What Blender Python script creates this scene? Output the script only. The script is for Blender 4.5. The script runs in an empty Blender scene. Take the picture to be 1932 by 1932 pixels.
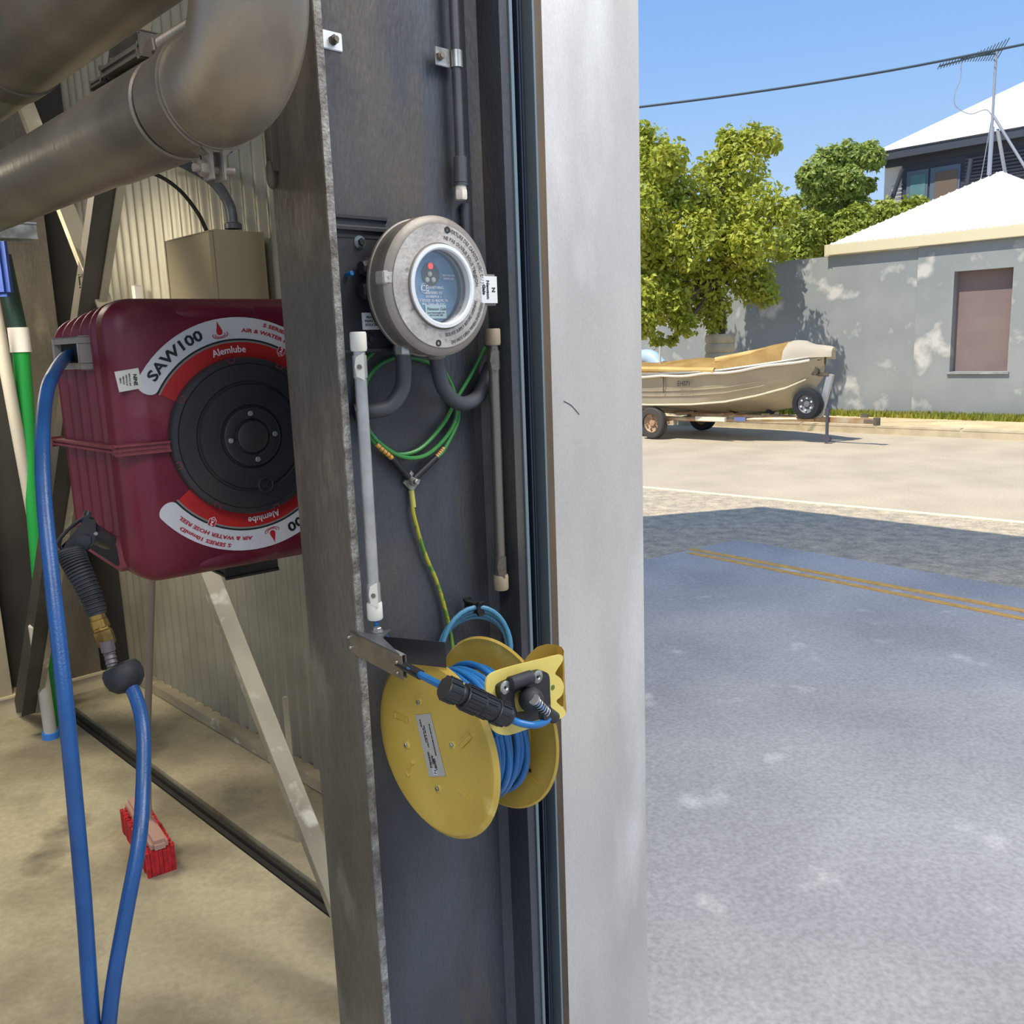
import bpy, bmesh, math, random
from mathutils import Vector, Matrix
random.seed(7)
sc = bpy.context.scene; COL = sc.collection
V3 = Vector
# ------------------------------------------------------------------ camera
F = 1700.0; PITCH = math.radians(10.58); ROLL = math.radians(2.1); EYE = 1.5
fw = V3((0, math.cos(PITCH), -math.sin(PITCH)))
up_ = V3((0, math.sin(PITCH), math.cos(PITCH))); rt_ = V3((1, 0, 0))
cr = rt_*math.cos(ROLL) - up_*math.sin(ROLL)
cu = up_*math.cos(ROLL) + rt_*math.sin(ROLL)
CAM = V3((0, 0, EYE))
cd = bpy.data.cameras.new('camera'); cam = bpy.data.objects.new('camera', cd); COL.objects.link(cam)
cd.sensor_width = 36; cd.lens = 36*F/1932; cd.clip_start = .05; cd.clip_end = 300
M = Matrix((cr, cu, -fw)).transposed().to_4x4(); M.translation = CAM
cam.matrix_world = M; sc.camera = cam
# ------------------------------------------------------------------ colour, world, sun, exposure
sc.view_settings.view_transform = 'Standard'; sc.view_settings.look = 'None'
sc.view_settings.gamma = 1; sc.view_settings.use_curve_mapping = False
sc.view_settings.exposure = 0.0
def lin(c): return tuple(((x/255)/12.92 if x/255 <= .04045 else ((x/255+.055)/1.055)**2.4) for x in c)
world = bpy.data.worlds.new('sky'); sc.world = world; world.use_nodes = True
wn = world.node_tree; wn.nodes.clear()
wo = wn.nodes.new('ShaderNodeOutputWorld'); wb = wn.nodes.new('ShaderNodeBackground')
tc = wn.nodes.new('ShaderNodeTexCoord'); sx = wn.nodes.new('ShaderNodeSeparateXYZ'); rp = wn.nodes.new('ShaderNodeValToRGB')
wn.links.new(tc.outputs['Generated'], sx.inputs[0]); wn.links.new(sx.outputs['Z'], rp.inputs[0])
rp.color_ramp.interpolation = 'B_SPLINE'
els = rp.color_ramp.elements
els[0].position = 0.0; els[0].color = (.62, .78, .98, 1)
els[1].position = 1.0; els[1].color = (.16, .34, .80, 1)
for p_, c_ in ((.12, (.48, .68, .98, 1)), (.22, (.34, .57, .95, 1)), (.36, (.22, .44, .90, 1))):
    e = els.new(p_); e.color = c_
wn.links.new(rp.outputs[0], wb.inputs[0]); wb.inputs[1].default_value = 1.0; wn.links.new(wb.outputs[0], wo.inputs[0])
def lamp(name, kind, loc, energy, col, **k):
    l = bpy.data.lights.new(name, kind); l.energy = energy; l.color = col
    o = bpy.data.objects.new(name, l); COL.objects.link(o); o.location = loc
    for a, b in k.items(): setattr(l, a, b)
    return o
def aim(o, d): o.rotation_euler = V3(d).to_track_quat('-Z', 'Y').to_euler()
SUN = V3((-.83*math.cos(math.radians(62)), -.55*math.cos(math.radians(62)), math.sin(math.radians(62)))).normalized()
s = lamp('sun', 'SUN', (0, 0, 20), 5.4, (1, .92, .78), angle=.009); aim(s, -SUN)
# unseen fill lights added for brightness: two under the canopy, one in the bay
a1 = lamp('canopy_fill', 'AREA', (2.6, 1.2, 4.35), 330, (1, .97, .93), shape='RECTANGLE', size=3.0, size_y=3.0); aim(a1, (0.05, .25, -1))
a2 = lamp('bay_fill', 'AREA', (-2.0, 2.6, 2.1), 42, (1, .90, .70), shape='RECTANGLE', size=.8, size_y=.5); aim(a2, (.0, .12, -1))  # warm fill added to brighten the bay floor and wall
a3 = lamp('canopy_fill', 'AREA', (-.2, -1.2, 3.4), 48, (1, .97, .93), shape='RECTANGLE', size=1.6, size_y=1.0); aim(a3, (-.1, 1, -.75))
# ------------------------------------------------------------------ site frame and pixel helpers
O = V3((-.203, 1.15, 0)); U = V3((.7195, .6945, 0)).normalized(); N = V3((.6945, -.7195, 0)).normalized(); Z = V3((0, 0, 1))
def ray(x, y): return fw + cr*((x-966)/F) - cu*((y-966)/F)
def at(x, y, d): q = ray(x, y); return CAM + q*(d/q.y)                    # point at world depth Y = d
def onz(x, y, z=0.0): q = ray(x, y); return CAM + q*((z-EYE)/q.z)
def onpl(x, y, p0, n): q = ray(x, y); return CAM + q*((p0-CAM).dot(n)/q.dot(n))
def W(x, y, n=0.0): return onpl(x, y, O+N*n, N)                         # plane parallel to the column web
def P(a, b, z): return O + U*a + N*b + Z*z
def onu(x, y, a): return onpl(x, y, O+U*a, U)                           # plane parallel to the column flange
def abz(p): d = p-O; return d.dot(U), d.dot(N), p.z
# ------------------------------------------------------------------ materials
MATS = {}
def mat(name, c, rough=.5, metal=0.0, c2=None, sc_=6, lo=.35, hi=.65, stretch=(1, 1, 1), bump=0.0, bs=60, fine=0.0, fs=90,
        c3=None, s3=3, l3=.55, h3=.6, emit=None, trans=0.0, coat=0.0, alpha=1.0):
    if name in MATS: return MATS[name]
    m = bpy.data.materials.new(name); m.use_nodes = True; nt = m.node_tree; b = nt.nodes['Principled BSDF']
    b.inputs['Roughness'].default_value = rough; b.inputs['Metallic'].default_value = metal
    b.inputs['Coat Weight'].default_value = coat; b.inputs['Transmission Weight'].default_value = trans
    col = (*lin(c), 1); b.inputs['Base Color'].default_value = col
    t = nt.nodes.new('ShaderNodeTexCoord'); mp = nt.nodes.new('ShaderNodeMapping'); mp.inputs['Scale'].default_value = stretch
    nt.links.new(t.outputs['Object'], mp.inputs[0])
    def noise(s, d=4): n = nt.nodes.new('ShaderNodeTexNoise'); n.inputs['Scale'].default_value = s; n.inputs['Detail'].default_value = d; nt.links.new(mp.outputs[0], n.inputs[0]); return n
    def mixc(fac, A, B, lo, hi):
        mr = nt.nodes.new('ShaderNodeMapRange'); mr.inputs[1].default_value = lo; mr.inputs[2].default_value = hi; nt.links.new(fac, mr.inputs[0])
        mx = nt.nodes.new('ShaderNodeMix'); mx.data_type = 'RGBA'; nt.links.new(mr.outputs[0], mx.inputs[0])
        for i, v in ((6, A), (7, B)):
            if isinstance(v, tuple): mx.inputs[i].default_value = v
            else: nt.links.new(v, mx.inputs[i])
        return mx.outputs[2]
    cur = col
    if c2: cur = mixc(noise(sc_, 6).outputs[0], cur, (*lin(c2), 1), lo, hi)
    if c3: cur = mixc(noise(s3, 8).outputs[0], cur, (*lin(c3), 1), l3, h3)
    if fine:
        n = noise(fs, 3); mr = nt.nodes.new('ShaderNodeMapRange'); mr.inputs[1].default_value = .3; mr.inputs[2].default_value = .7
        mr.inputs[3].default_value = 1-fine; mr.inputs[4].default_value = 1+fine; nt.links.new(n.outputs[0], mr.inputs[0])
        vm = nt.nodes.new('ShaderNodeVectorMath'); vm.operation = 'SCALE'
        if isinstance(cur, tuple): vm.inputs[0].default_value = cur[:3]
        else: nt.links.new(cur, vm.inputs[0])
        nt.links.new(mr.outputs[0], vm.inputs['Scale']); cur = vm.outputs[0]
    if not isinstance(cur, tuple): nt.links.new(cur, b.inputs['Base Color'])
    if bump:
        n = noise(bs, 5); bp = nt.nodes.new('ShaderNodeBump'); bp.inputs['Strength'].default_value = bump; bp.inputs['Distance'].default_value = .004
        nt.links.new(n.outputs[0], bp.inputs['Height']); nt.links.new(bp.outputs[0], b.inputs['Normal'])
    if emit: b.inputs['Emission Color'].default_value = (*lin(c), 1); b.inputs['Emission Strength'].default_value = emit
    if trans: b.inputs['IOR'].default_value = 1.3
    MATS[name] = m; return m
# ------------------------------------------------------------------ mesh builder
BASE = {}
class MB:
    def __init__(s): s.bm = bmesh.new()
    def box(s, c, size, X=None, Y=None, Zx=None, bev=0.0, seg=2):
        X = X or V3((1, 0, 0)); Y = Y or V3((0, 1, 0)); Zx = Zx or X.cross(Y)
        b = bmesh.new(); r = bmesh.ops.create_cube(b, size=1)
        for v in b.verts: v.co = c + X*(v.co.x*size[0]) + Y*(v.co.y*size[1]) + Zx*(v.co.z*size[2])
        if bev: bmesh.ops.bevel(b, geom=b.edges[:], offset=bev, segments=seg, affect='EDGES', clamp_overlap=True)
        s.add(b); return s
    def add(s, b):
        bmesh.ops.recalc_face_normals(b, faces=b.faces[:])
        mp = {v: s.bm.verts.new(v.co) for v in b.verts}
        for f in b.faces:
            try: s.bm.faces.new([mp[v] for v in f.verts])
            except ValueError: pass
        b.free()
    def lathe(s, o, ax, prof, seg=32, cap=True, x=None, close=False):
        ax = ax.normalized(); x = x or (ax.orthogonal().normalized()); y = ax.cross(x); b = bmesh.new(); rings = []
        for r, h in prof:
            rings.append([b.verts.new(o + ax*h + (x*math.cos(2*math.pi*i/seg) + y*math.sin(2*math.pi*i/seg))*max(r, 1e-5)) for i in range(seg)])
        pr = list(zip(rings, rings[1:]))
        if close: pr.append((rings[-1], rings[0]))
        for A, B in pr:
            for i in range(seg): j = (i+1) % seg; b.faces.new((A[i], A[j], B[j], B[i]))
        if cap and not close: b.faces.new(rings[0][::-1]); b.faces.new(rings[-1])
        s.add(b); return s
    def cyl(s, p0, p1, r, r1=None, seg=20, bev=0.0):
        L = (p1-p0).length; r1 = r if r1 is None else r1
        pf = [(r, 0), (r1, L)] if not bev else [(r-bev, 0), (r, bev), (r1, L-bev), (r1-bev, L)]
        return s.lathe(p0, p1-p0, pf, seg)
    def tube(s, pts, r, seg=12, closed=False, sub=6, cap=True):
        if sub: pts = spline(pts, sub, closed)
        n = len(pts); b = bmesh.new(); rings = []; nx = None
        for i, p in enumerate(pts):
            t = (pts[(i+1) % n]-pts[i-1]) if closed else (pts[min(i+1, n-1)]-pts[max(i-1, 0)])
            t.normalize()
            nx = (nx - t*nx.dot(t)).normalized() if nx is not None else t.orthogonal().normalized()
            ny = t.cross(nx); rr = r(i/(n-1)) if callable(r) else r
            rings.append([b.verts.new(p + (nx*math.cos(2*math.pi*k/seg)+ny*math.sin(2*math.pi*k/seg))*rr) for k in range(seg)])
        for i in range(n if closed else n-1):
            A, B = rings[i], rings[(i+1) % n]
            off = 0
            if closed and i == n-1:
                off = min(range(seg), key=lambda k: (A[0].co-B[k].co).length)
            for k in range(seg): b.faces.new((A[k], A[(k+1) % seg], B[(k+1+off) % seg], B[(k+off) % seg]))
        if cap and not closed: b.faces.new(rings[0][::-1]); b.faces.new(rings[-1])
        s.add(b); return s
    def prism(s, pts, d, bev=0.0):                # pts: planar loop of 3D points, extruded by vector d
        b = bmesh.new(); A = [b.verts.new(p) for p in pts]; B = [b.verts.new(p+d) for p in pts]; n = len(pts)
        f0 = b.faces.new(A[::-1]); f1 = b.faces.new(B)
        for i in range(n): b.faces.new((A[i], A[(i+1) % n], B[(i+1) % n], B[i]))
        if bev: bmesh.ops.bevel(b, geom=list(f0.edges)+list(f1.edges), offset=bev, segments=2, affect='EDGES', clamp_overlap=True)
        s.add(b); return s
    def ball(s, c, r, X=None, Y=None, Zx=None, su=20, sv=12):
        X = X or V3((1, 0, 0)); Y = Y or V3((0, 1, 0)); Zx = Zx or X.cross(Y)
        r = r if isinstance(r, tuple) else (r, r, r); b = bmesh.new(); bmesh.ops.create_uvsphere(b, u_segments=su, v_segments=sv, radius=1)
        for v in b.verts: v.co = c + X*(v.co.x*r[0]) + Y*(v.co.y*r[1]) + Zx*(v.co.z*r[2])
        s.add(b); return s
    def grid(s, rows, closed=False):
        b = bmesh.new(); R = [[b.verts.new(p) for p in r] for r in rows]; m = len(R[0])
        for i in range(len(R)-1):
            for j in range(m if closed else m-1): b.faces.new((R[i][j], R[i][(j+1) % m], R[i+1][(j+1) % m], R[i+1][j]))
        mp = {v: s.bm.verts.new(v.co) for v in b.verts}
        for f in b.faces: s.bm.faces.new([mp[v] for v in f.verts])
        b.free(); return s
    def quad(s, *p):
        s.bm.faces.new([s.bm.verts.new(q) for q in p]); return s
    def build(s, name, m, parent=None, label=None, cat=None, group=None, kind=None, flat=False, ang=35, solid=0.0):
        if solid: bmesh.ops.solidify(s.bm, geom=s.bm.faces[:], thickness=solid)
        co = [v.co for v in s.bm.verts]
        if parent is not None: base = BASE[parent]
        else:
            xs = [c.x for c in co]; ys = [c.y for c in co]; base = V3(((min(xs)+max(xs))/2, (min(ys)+max(ys))/2, min(c.z for c in co)))
        for v in s.bm.verts: v.co -= base
        me = bpy.data.meshes.new(name); s.bm.to_mesh(me); s.bm.free()
        if not flat:
            me.polygons.foreach_set('use_smooth', [True]*len(me.polygons)); me.set_sharp_from_angle(angle=math.radians(ang))
        me.materials.append(m); o = bpy.data.objects.new(name, me); COL.objects.link(o)
        if parent is not None: o.parent = parent
        else: o.location = base
        BASE[o] = base; tag(o, label, cat, group, kind); return o
def tag(o, label=None, cat=None, group=None, kind=None):
    if label: o['label'] = label
    if cat: o['category'] = cat
    if group: o['group'] = group
    if kind: o['kind'] = kind
def thing(name, loc, label, cat, group=None):
    o = bpy.data.objects.new(name, None); o.empty_display_size = .05; COL.objects.link(o); o.location = loc; BASE[o] = V3(loc); tag(o, label, cat, group); return o
def copy_thing(o, delta, label=None, parent=None):
    c = o.copy(); COL.objects.link(c)
    if parent is None: c.location = o.location + delta; BASE[c] = BASE[o] + delta
    else: c.parent = parent; BASE[c] = BASE[o] + delta
    if label: c['label'] = label
    for ch in list(o.children): copy_thing(ch, delta, None, c)
    return c
def spline(p, sub=6, closed=False):
    n = len(p); out = []
    if n < 3: return list(p)
    for i in range(n if closed else n-1):
        a = p[(i-1) % n] if (closed or i > 0) else p[0]*2-p[1]; b = p[i]; c = p[(i+1) % n]
        d = p[(i+2) % n] if (closed or i < n-2) else p[-1]*2-p[-2]
        for k in range(sub):
            t = k/sub; out.append(((b*2) + (c-a)*t + (a*2-b*5+c*4-d)*t*t + (b*3-a-c*3+d)*t**3)*.5)
    if not closed: out.append(p[-1])
    return out
def text(txt, size, o, X, Y, m, parent, name='lettering', depth=0.0004, arc=None, align='CENTER', sx=1.0, bold=0.0, shear=0):
    cu_ = bpy.data.curves.new('t', 'FONT'); cu_.body = txt; cu_.size = size; cu_.align_x = align; cu_.align_y = 'CENTER'
    cu_.resolution_u = 2; cu_.offset = bold; cu_.shear = shear; cu_.extrude = depth/2
    ob = bpy.data.objects.new('t', cu_); COL.objects.link(ob)
    me = bpy.data.meshes.new_from_object(ob.evaluated_get(bpy.context.evaluated_depsgraph_get()))
    bpy.data.objects.remove(ob); bpy.data.curves.remove(cu_)
    Nn = X.cross(Y).normalized(); base = BASE[parent]
    for v in me.vertices:
        x, y, z = v.co.x*sx, v.co.y, v.co.z
        if arc:                                   # arc = (radius, middle angle, +1 outside / -1 inside reading)
            R_, A_, s_ = arc
            if s_ > 0: a = A_ - x/R_; r = R_ + y
            else: a = A_ + x/R_; r = R_ - y
            p = o + X*(r*math.cos(a)) + Y*(r*math.sin(a)) + Nn*z
        else: p = o + X*x + Y*y + Nn*z
        v.co = p - base
    me.materials.append(m); ob = bpy.data.objects.new(name, me); COL.objects.link(ob); ob.parent = parent; BASE[ob] = base
    return ob
def ring_sector(mb, o, X, Y, r0, r1, a0, a1, h, n=28, th=.0006, round_ends=False):
    Nn = X.cross(Y); b = []; k = range(n+1)
    for i in k:
        a = a0+(a1-a0)*i/n; b.append((a, r0, r1))
    top = [o+X*(r1*math.cos(a))+Y*(r1*math.sin(a))+Nn*h for a, _, _ in b]; bot = [o+X*(r0*math.cos(a))+Y*(r0*math.sin(a))+Nn*h for a, _, _ in b]
    for i in range(n): mb.quad(bot[i], bot[i+1], top[i+1], top[i])
    return mb
# palette
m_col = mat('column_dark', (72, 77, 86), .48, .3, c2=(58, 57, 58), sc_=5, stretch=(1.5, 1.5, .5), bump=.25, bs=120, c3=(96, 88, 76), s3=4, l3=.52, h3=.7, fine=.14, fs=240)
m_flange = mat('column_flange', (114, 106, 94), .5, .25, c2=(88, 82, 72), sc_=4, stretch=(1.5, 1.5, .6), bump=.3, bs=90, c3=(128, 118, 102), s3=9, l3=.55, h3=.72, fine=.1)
m_edge = mat('flange_edge', (150, 148, 142), .7, .2, c2=(95, 90, 84), sc_=40, bump=.8, bs=200, fine=.25, fs=300)
m_jamb = mat('jamb_zinc', (196, 192, 186), .42, .3, c2=(172, 169, 164), sc_=3, stretch=(1.4, 1.4, .5), bump=.12, bs=150, c3=(214, 213, 210), s3=2.2, l3=.5, h3=.62, fine=.07, fs=350)
m_brown = mat('streaky_brown', (98, 82, 62), .6, .2, c2=(58, 50, 44), sc_=12, stretch=(1, 1, .2), bump=.3)  # brown with darker upright streaks
m_rail = mat('guide_dark', (46, 56, 72), .35, .4, c2=(34, 40, 50), sc_=6, stretch=(1, 1, .1))
m_railedge = mat('guide_edge', (120, 134, 140), .35, .5)
m_alu = mat('aluminium', (182, 181, 178), .42, .6, c2=(156, 156, 154), sc_=15, fine=.08)
m_zinc = mat('zinc', (190, 190, 186), .35, .8, c2=(140, 138, 130), sc_=40)
m_steel = mat('stainless', (178, 170, 160), .3, .85, c2=(150, 142, 132), sc_=30)
m_brass = mat('brass', (160, 128, 62), .35, .75, c2=(110, 88, 48), sc_=40)
m_black = mat('black_plastic', (26, 27, 30), .42, 0, c2=(38, 39, 42), sc_=30)
m_rubber = mat('rubber', (26, 27, 30), .6, 0, c2=(48, 50, 54), sc_=25, bump=.3)
m_blackm = mat('black_matt', (14, 14, 15), .8)
m_ivory = mat('ivory_plastic', (214, 210, 196), .5)
m_tan = mat('tan_plastic', (150, 136, 112), .55)
m_yellow = mat('yellow_paint', (212, 180, 84), .45, .1, c2=(198, 166, 74), sc_=9, c3=(222, 196, 112), s3=14, l3=.6, h3=.7, bump=.06, bs=140)
m_yellow2 = mat('yellow_pale', (222, 204, 112), .42, .1, c2=(212, 190, 98), sc_=12, bump=.06, bs=140)
m_blue = mat('blue_cable', (38, 110, 172), .34, 0, c2=(30, 94, 150), sc_=20)
m_blueh = mat('blue_hose', (22, 76, 134), .36, 0, c2=(18, 64, 116), sc_=14, coat=.1, bump=.15, bs=400)
m_bluedull = mat('blue_dull', (70, 128, 160), .5, 0)
m_green = mat('green_wire', (46, 120, 58), .35, 0, c2=(70, 140, 60), sc_=8)
m_yg = mat('yellow_green_wire', (166, 160, 52), .4, 0, c2=(90, 130, 50), sc_=50, lo=.48, hi=.52)
m_orange = mat('orange_wrap', (206, 150, 70), .5)
m_red = mat('reel_red', (112, 22, 44), .42, 0, c2=(92, 16, 36), sc_=5, c3=(134, 66, 74), s3=7, l3=.6, h3=.8, bump=.08, bs=260)
m_redrim = mat('reel_rib_dust', (134, 64, 68), .6, 0, c2=(110, 40, 50), sc_=12)
m_disc = mat('reel_disc', (40, 40, 42), .45, 0, c2=(56, 54, 52), sc_=10, c3=(76, 74, 70), s3=5, l3=.62, h3=.75)
m_stk = mat('sticker_white', (214, 214, 214), .4, c2=(206, 204, 202), sc_=12)
m_stkred = mat('sticker_red', (190, 42, 36), .4, c2=(172, 36, 34), sc_=14)
m_ink = mat('ink', (30, 30, 32), .5); m_inkred = mat('ink_red', (180, 26, 40), .5); m_inkwhite = mat('ink_white', (236, 230, 228), .5); m_inkgrey = mat('ink_grey', (90, 90, 90), .6)
m_hgrey = mat('frame_grey', (136, 130, 124), .5)
m_box = mat('enclosure_body', (56, 56, 60), .5, .3, c2=(44, 44, 48), sc_=14, bump=.2)
m_lid = mat('lid_cast', (196, 190, 182), .5, .45, c2=(166, 160, 152), sc_=22, bump=.25, bs=200, c3=(120, 112, 104), s3=30, l3=.62, h3=.7, fine=.1, fs=200)
m_lidside = mat('lid_side', (150, 142, 134), .5, .45, c2=(128, 122, 114), sc_=14, bump=.2)
m_whitering = mat('ring_white', (226, 228, 228), .35, .2)
m_conduit = mat('grey_conduit', (74, 77, 82), .45, 0, c2=(60, 62, 66), sc_=12)
m_exh = mat('pipe_steel', (164, 152, 132), .36, .55, c2=(120, 112, 100), sc_=5, c3=(170, 138, 98), s3=4, l3=.62, h3=.8, bump=.1, bs=80)
m_exhd = mat('pipe_band', (128, 118, 104), .42, .5, c2=(98, 90, 78), sc_=8, bump=.1)
m_ear = mat('ear_cast', (150, 140, 124), .55, .3, c2=(120, 110, 98), sc_=60, bump=.4)
m_corr = mat('corrugated_cream', (158, 152, 132), .42, .25, c2=(136, 130, 112), sc_=3, c3=(140, 130, 110), s3=2, l3=.58, h3=.75)
m_brace = mat('brace_grey', (176, 166, 140), .55, .15, c2=(140, 130, 110), sc_=4, c3=(206, 198, 178), s3=14, l3=.6, h3=.7)
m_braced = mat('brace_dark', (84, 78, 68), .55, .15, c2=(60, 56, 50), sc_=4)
m_dark = mat('dark_wall', (62, 58, 52), .7, 0, c2=(40, 38, 36), sc_=2)
m_enc = mat('beige_box', (132, 122, 100), .5, .1)
m_floor = mat('bay_floor', (176, 166, 138), .7, 0, c2=(124, 116, 96), sc_=1.9, lo=.40, hi=.60, c3=(84, 78, 68), s3=2.3, l3=.60, h3=.70, bump=.25, bs=40, fine=.1, fs=60)
m_apron = mat('apron_slab', (176, 174, 172), .85, 0, c2=(156, 154, 154), sc_=1.2, c3=(196, 194, 190), s3=3.5, l3=.64, h3=.72, bump=.7, bs=45, fine=.16, fs=70)
m_asph = mat('asphalt', (186, 174, 150), .9, 0, c2=(172, 160, 138), sc_=1.5, bump=.5, bs=40, fine=.12, fs=45)
m_strip = mat('seal_strip', (190, 176, 150), .9, 0, c2=(156, 146, 128), sc_=9, bump=.9, bs=50, fine=.25, fs=60)
m_line = mat('line_yellow', (226, 176, 84), .7, 0, c2=(196, 152, 80), sc_=20, fine=.1)
m_pale = mat('pale_line', (224, 212, 182), .8, fine=.1)
m_kerb = mat('kerb_concrete', (206, 192, 160), .85, 0, c2=(180, 166, 138), sc_=4)
m_verge = mat('verge_sand', (214, 196, 156), .95, 0, c2=(190, 170, 130), sc_=3, fine=.1)
m_wall = mat('render_grey', (152, 156, 156), .8, 0, c2=(138, 143, 144), sc_=1.2, c3=(200, 198, 192), s3=2.4, l3=.575, h3=.70)
m_pan = mat('mauve_panel', (136, 118, 114), .7, 0, c2=(124, 108, 106), sc_=2)
m_fascia = mat('fascia_cream', (222, 212, 176), .6)
m_roof = mat('roof_white', (238, 236, 228), .5)
m_shade = mat('louvre_dark', (64, 68, 80), .6); m_whitewall = mat('wall_white', (226, 222, 216), .7)
m_glass = mat('window_glass', (120, 156, 160), .15, .0, c2=(90, 130, 136), sc_=1.5); m_blind = mat('blind_brown', (112, 98, 86), .7)
m_bark = mat('bark', (104, 92, 76), .9, 0, c2=(76, 66, 54), sc_=12, bump=.5)
m_hull = mat('hull_alu', (178, 166, 142), .38, .35, c2=(164, 152, 128), sc_=2)
m_tarp = mat('tarp_tan', (214, 182, 112), .7, 0, c2=(190, 152, 86), sc_=4); m_tarpw = mat('tarp_white', (230, 220, 200), .7)
m_tyre = mat('tyre', (70, 66, 62), .8); m_tyreb = mat('tyre_black', (30, 32, 38), .7); m_rim = mat('rim_tan', (190, 156, 120), .6, c2=(150, 120, 96), sc_=10)
m_trailer = mat('trailer_galv', (196, 182, 152), .5, .3, c2=(170, 130, 90), sc_=5)
m_mast = mat('mast_galv', (176, 178, 182), .4, .5); m_wire = mat('overhead_wire', (60, 78, 90), .6)
m_pole = mat('pole_white', (196, 190, 176), .45); m_greenp = mat('pole_green', (34, 148, 66), .4)
m_bristle = mat('bristle_red', (196, 30, 40), .7, c2=(150, 18, 28), sc_=60); m_pink = mat('broom_pink', (170, 136, 122), .5)
m_maroon = mat('cord_brown', (104, 80, 72), .5); m_brick = mat('brick_red', (178, 92, 74), .8, c2=(150, 74, 60), sc_=8)
def leafmat(name, c, c2):
    m = mat(name, c, .55, 0, c2=c2, sc_=2.2, fine=.3, fs=9); nt = m.node_tree; b = nt.nodes['Principled BSDF']
    tr = nt.nodes.new('ShaderNodeBsdfTranslucent'); mx = nt.nodes.new('ShaderNodeMixShader'); mx.inputs[0].default_value = .3
    tr.inputs[0].default_value = (*lin(c), 1); out = nt.nodes['Material Output']
    nt.links.new(b.outputs[0], mx.inputs[1]); nt.links.new(tr.outputs[0], mx.inputs[2]); nt.links.new(mx.outputs[0], out.inputs[0]); return m
m_leaf = leafmat('leaf_yellow', (186, 188, 70), (158, 170, 58)); m_leaf2 = leafmat('leaf_green', (158, 172, 84), (134, 152, 66)); m_grass = leafmat('verge_grass', (170, 160, 64), (120, 140, 50))
# ================================================================== SETTING
def slab(name, pts, z0, z1, m, kind='structure', label=None, cat=None, parent=None):
    return MB().prism([V3((p[0], p[1], z0)) for p in pts], V3((0, 0, z1-z0))).build(name, m, parent, label, cat, None, kind, flat=True)
g1 = V3((.66, -.751, 0)); g2 = V3((.80, .60, 0))         # directions of the apron edges
sc0 = onz(1390, 1018); c_l = onz(1210, 1058)
dl = (c_l-sc0).normalized(); dr = (onz(1932, 1110)-sc0).normalized()
slab('road', [(-30, -12), (40, -12), (40, 45), (-30, 45)], -.10, -.012, m_asph)
e0 = onz(1208, 918); e1 = onz(1932, 985); de = (e1-e0).normalized(); eo = V3((de.y, -de.x, 0))
if eo.y > 0: eo = -eo
slab('road_shoulder', [e0-de*7, e1+de*8, e1+de*8+eo*9, e0-de*7+eo*9], -.012, -.004, m_strip)
slab('trim_1', [e0-de*7-eo*.035, e1+de*8-eo*.035, e1+de*8+eo*.035, e0-de*7+eo*.035], -.012, .0, m_pale)
slab('apron', [sc0, sc0+dr*14, sc0+dr*14+dl*9, sc0+dl*9], -.010, .0, m_apron)
slab('floor', [P(.48, .04, 0), P(.48, -3.25, 0), P(-5, -3.25, 0), P(-5, .04, 0)], -.10, .006, m_floor)
ap = BASE
for a_, b_ in (((1300, 1036), (1932, 1152)), ((1318, 1046), (1932, 1170))):
    pass
y0, y1 = onz(1303, 1036), onz(1932, 1153); y2, y3 = onz(1300, 1043), onz(1932, 1168)
for A, B, w in ((y0, y1, .030), (y2, y3, .026)):
    d = (B-A).normalized(); q = V3((d.y, -d.x, 0)); B = B+d*2.5
    MB().prism([A-q*w, B-q*w, B+q*w, A+q*w], V3((0, 0, .003))).build('painted_line', m_line, None, 'faded yellow line of the double stripe on the grey apron, ' + ('farther one' if w == .030 else 'nearer one'), 'road marking', flat=True)
# bay slab strip beside the corrugated wall and its drain gap
slab('wall_plinth', [P(.52, -.6, 0), P(.86, -.6, 0), P(.86, -3.2, 0), P(.52, -3.2, 0)], -.02, .035, m_floor)
MB().box(P(.492, -1.45, .004), (.016, 3.4, .010), U, N).box(P(.508, -1.45, .010), (.012, 3.4, .024), U, N).build('drain_edge', mat('drain_dark', (52, 50, 46), .6, .3), None, 'dark steel drain edge running along the bay floor below the corrugated wall', 'drain')
# corrugated wall
bm = MB(); rows = []
for z in (0.03, 1.2, 2.4, 4.4):
    rows.append([P(.86 + .0125*math.cos(2*math.pi*k/8), -3.25+k*.076/8, z) for k in range(int(2.65/.076*8))])
bm.grid(rows).build('wall_right', m_corr, None, kind='structure', ang=80)
MB().box(P(.835, -1.9, .075), (.05, 2.6, .012), U, N).box(P(.812, -1.9, .06), (.006, 2.6, .04), U, N).build('baseboard_right', m_brace, None, kind='structure')
MB().box(P(-1.0, -3.3, 2.2), (4.2, .08, 4.4), U, N).build('wall_back', m_dark, None, kind='structure', flat=True)
MB().box(P(-.1, -3.2, .05), (1.6, .12, .10), U, N, bev=.01).build('baseboard_back', m_kerb, None, kind='structure')
for aa, w in ((-.6, .2), (-.28, .07), (.0, .05), (.30, .06), (.62, .16)):
    MB().box(P(aa, -3.2, 2.2), (w, .05, 4.3), U, N, bev=.005).build('trim_2', m_brace if aa in (-.28, .30) else m_flange, None, kind='structure')
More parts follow.
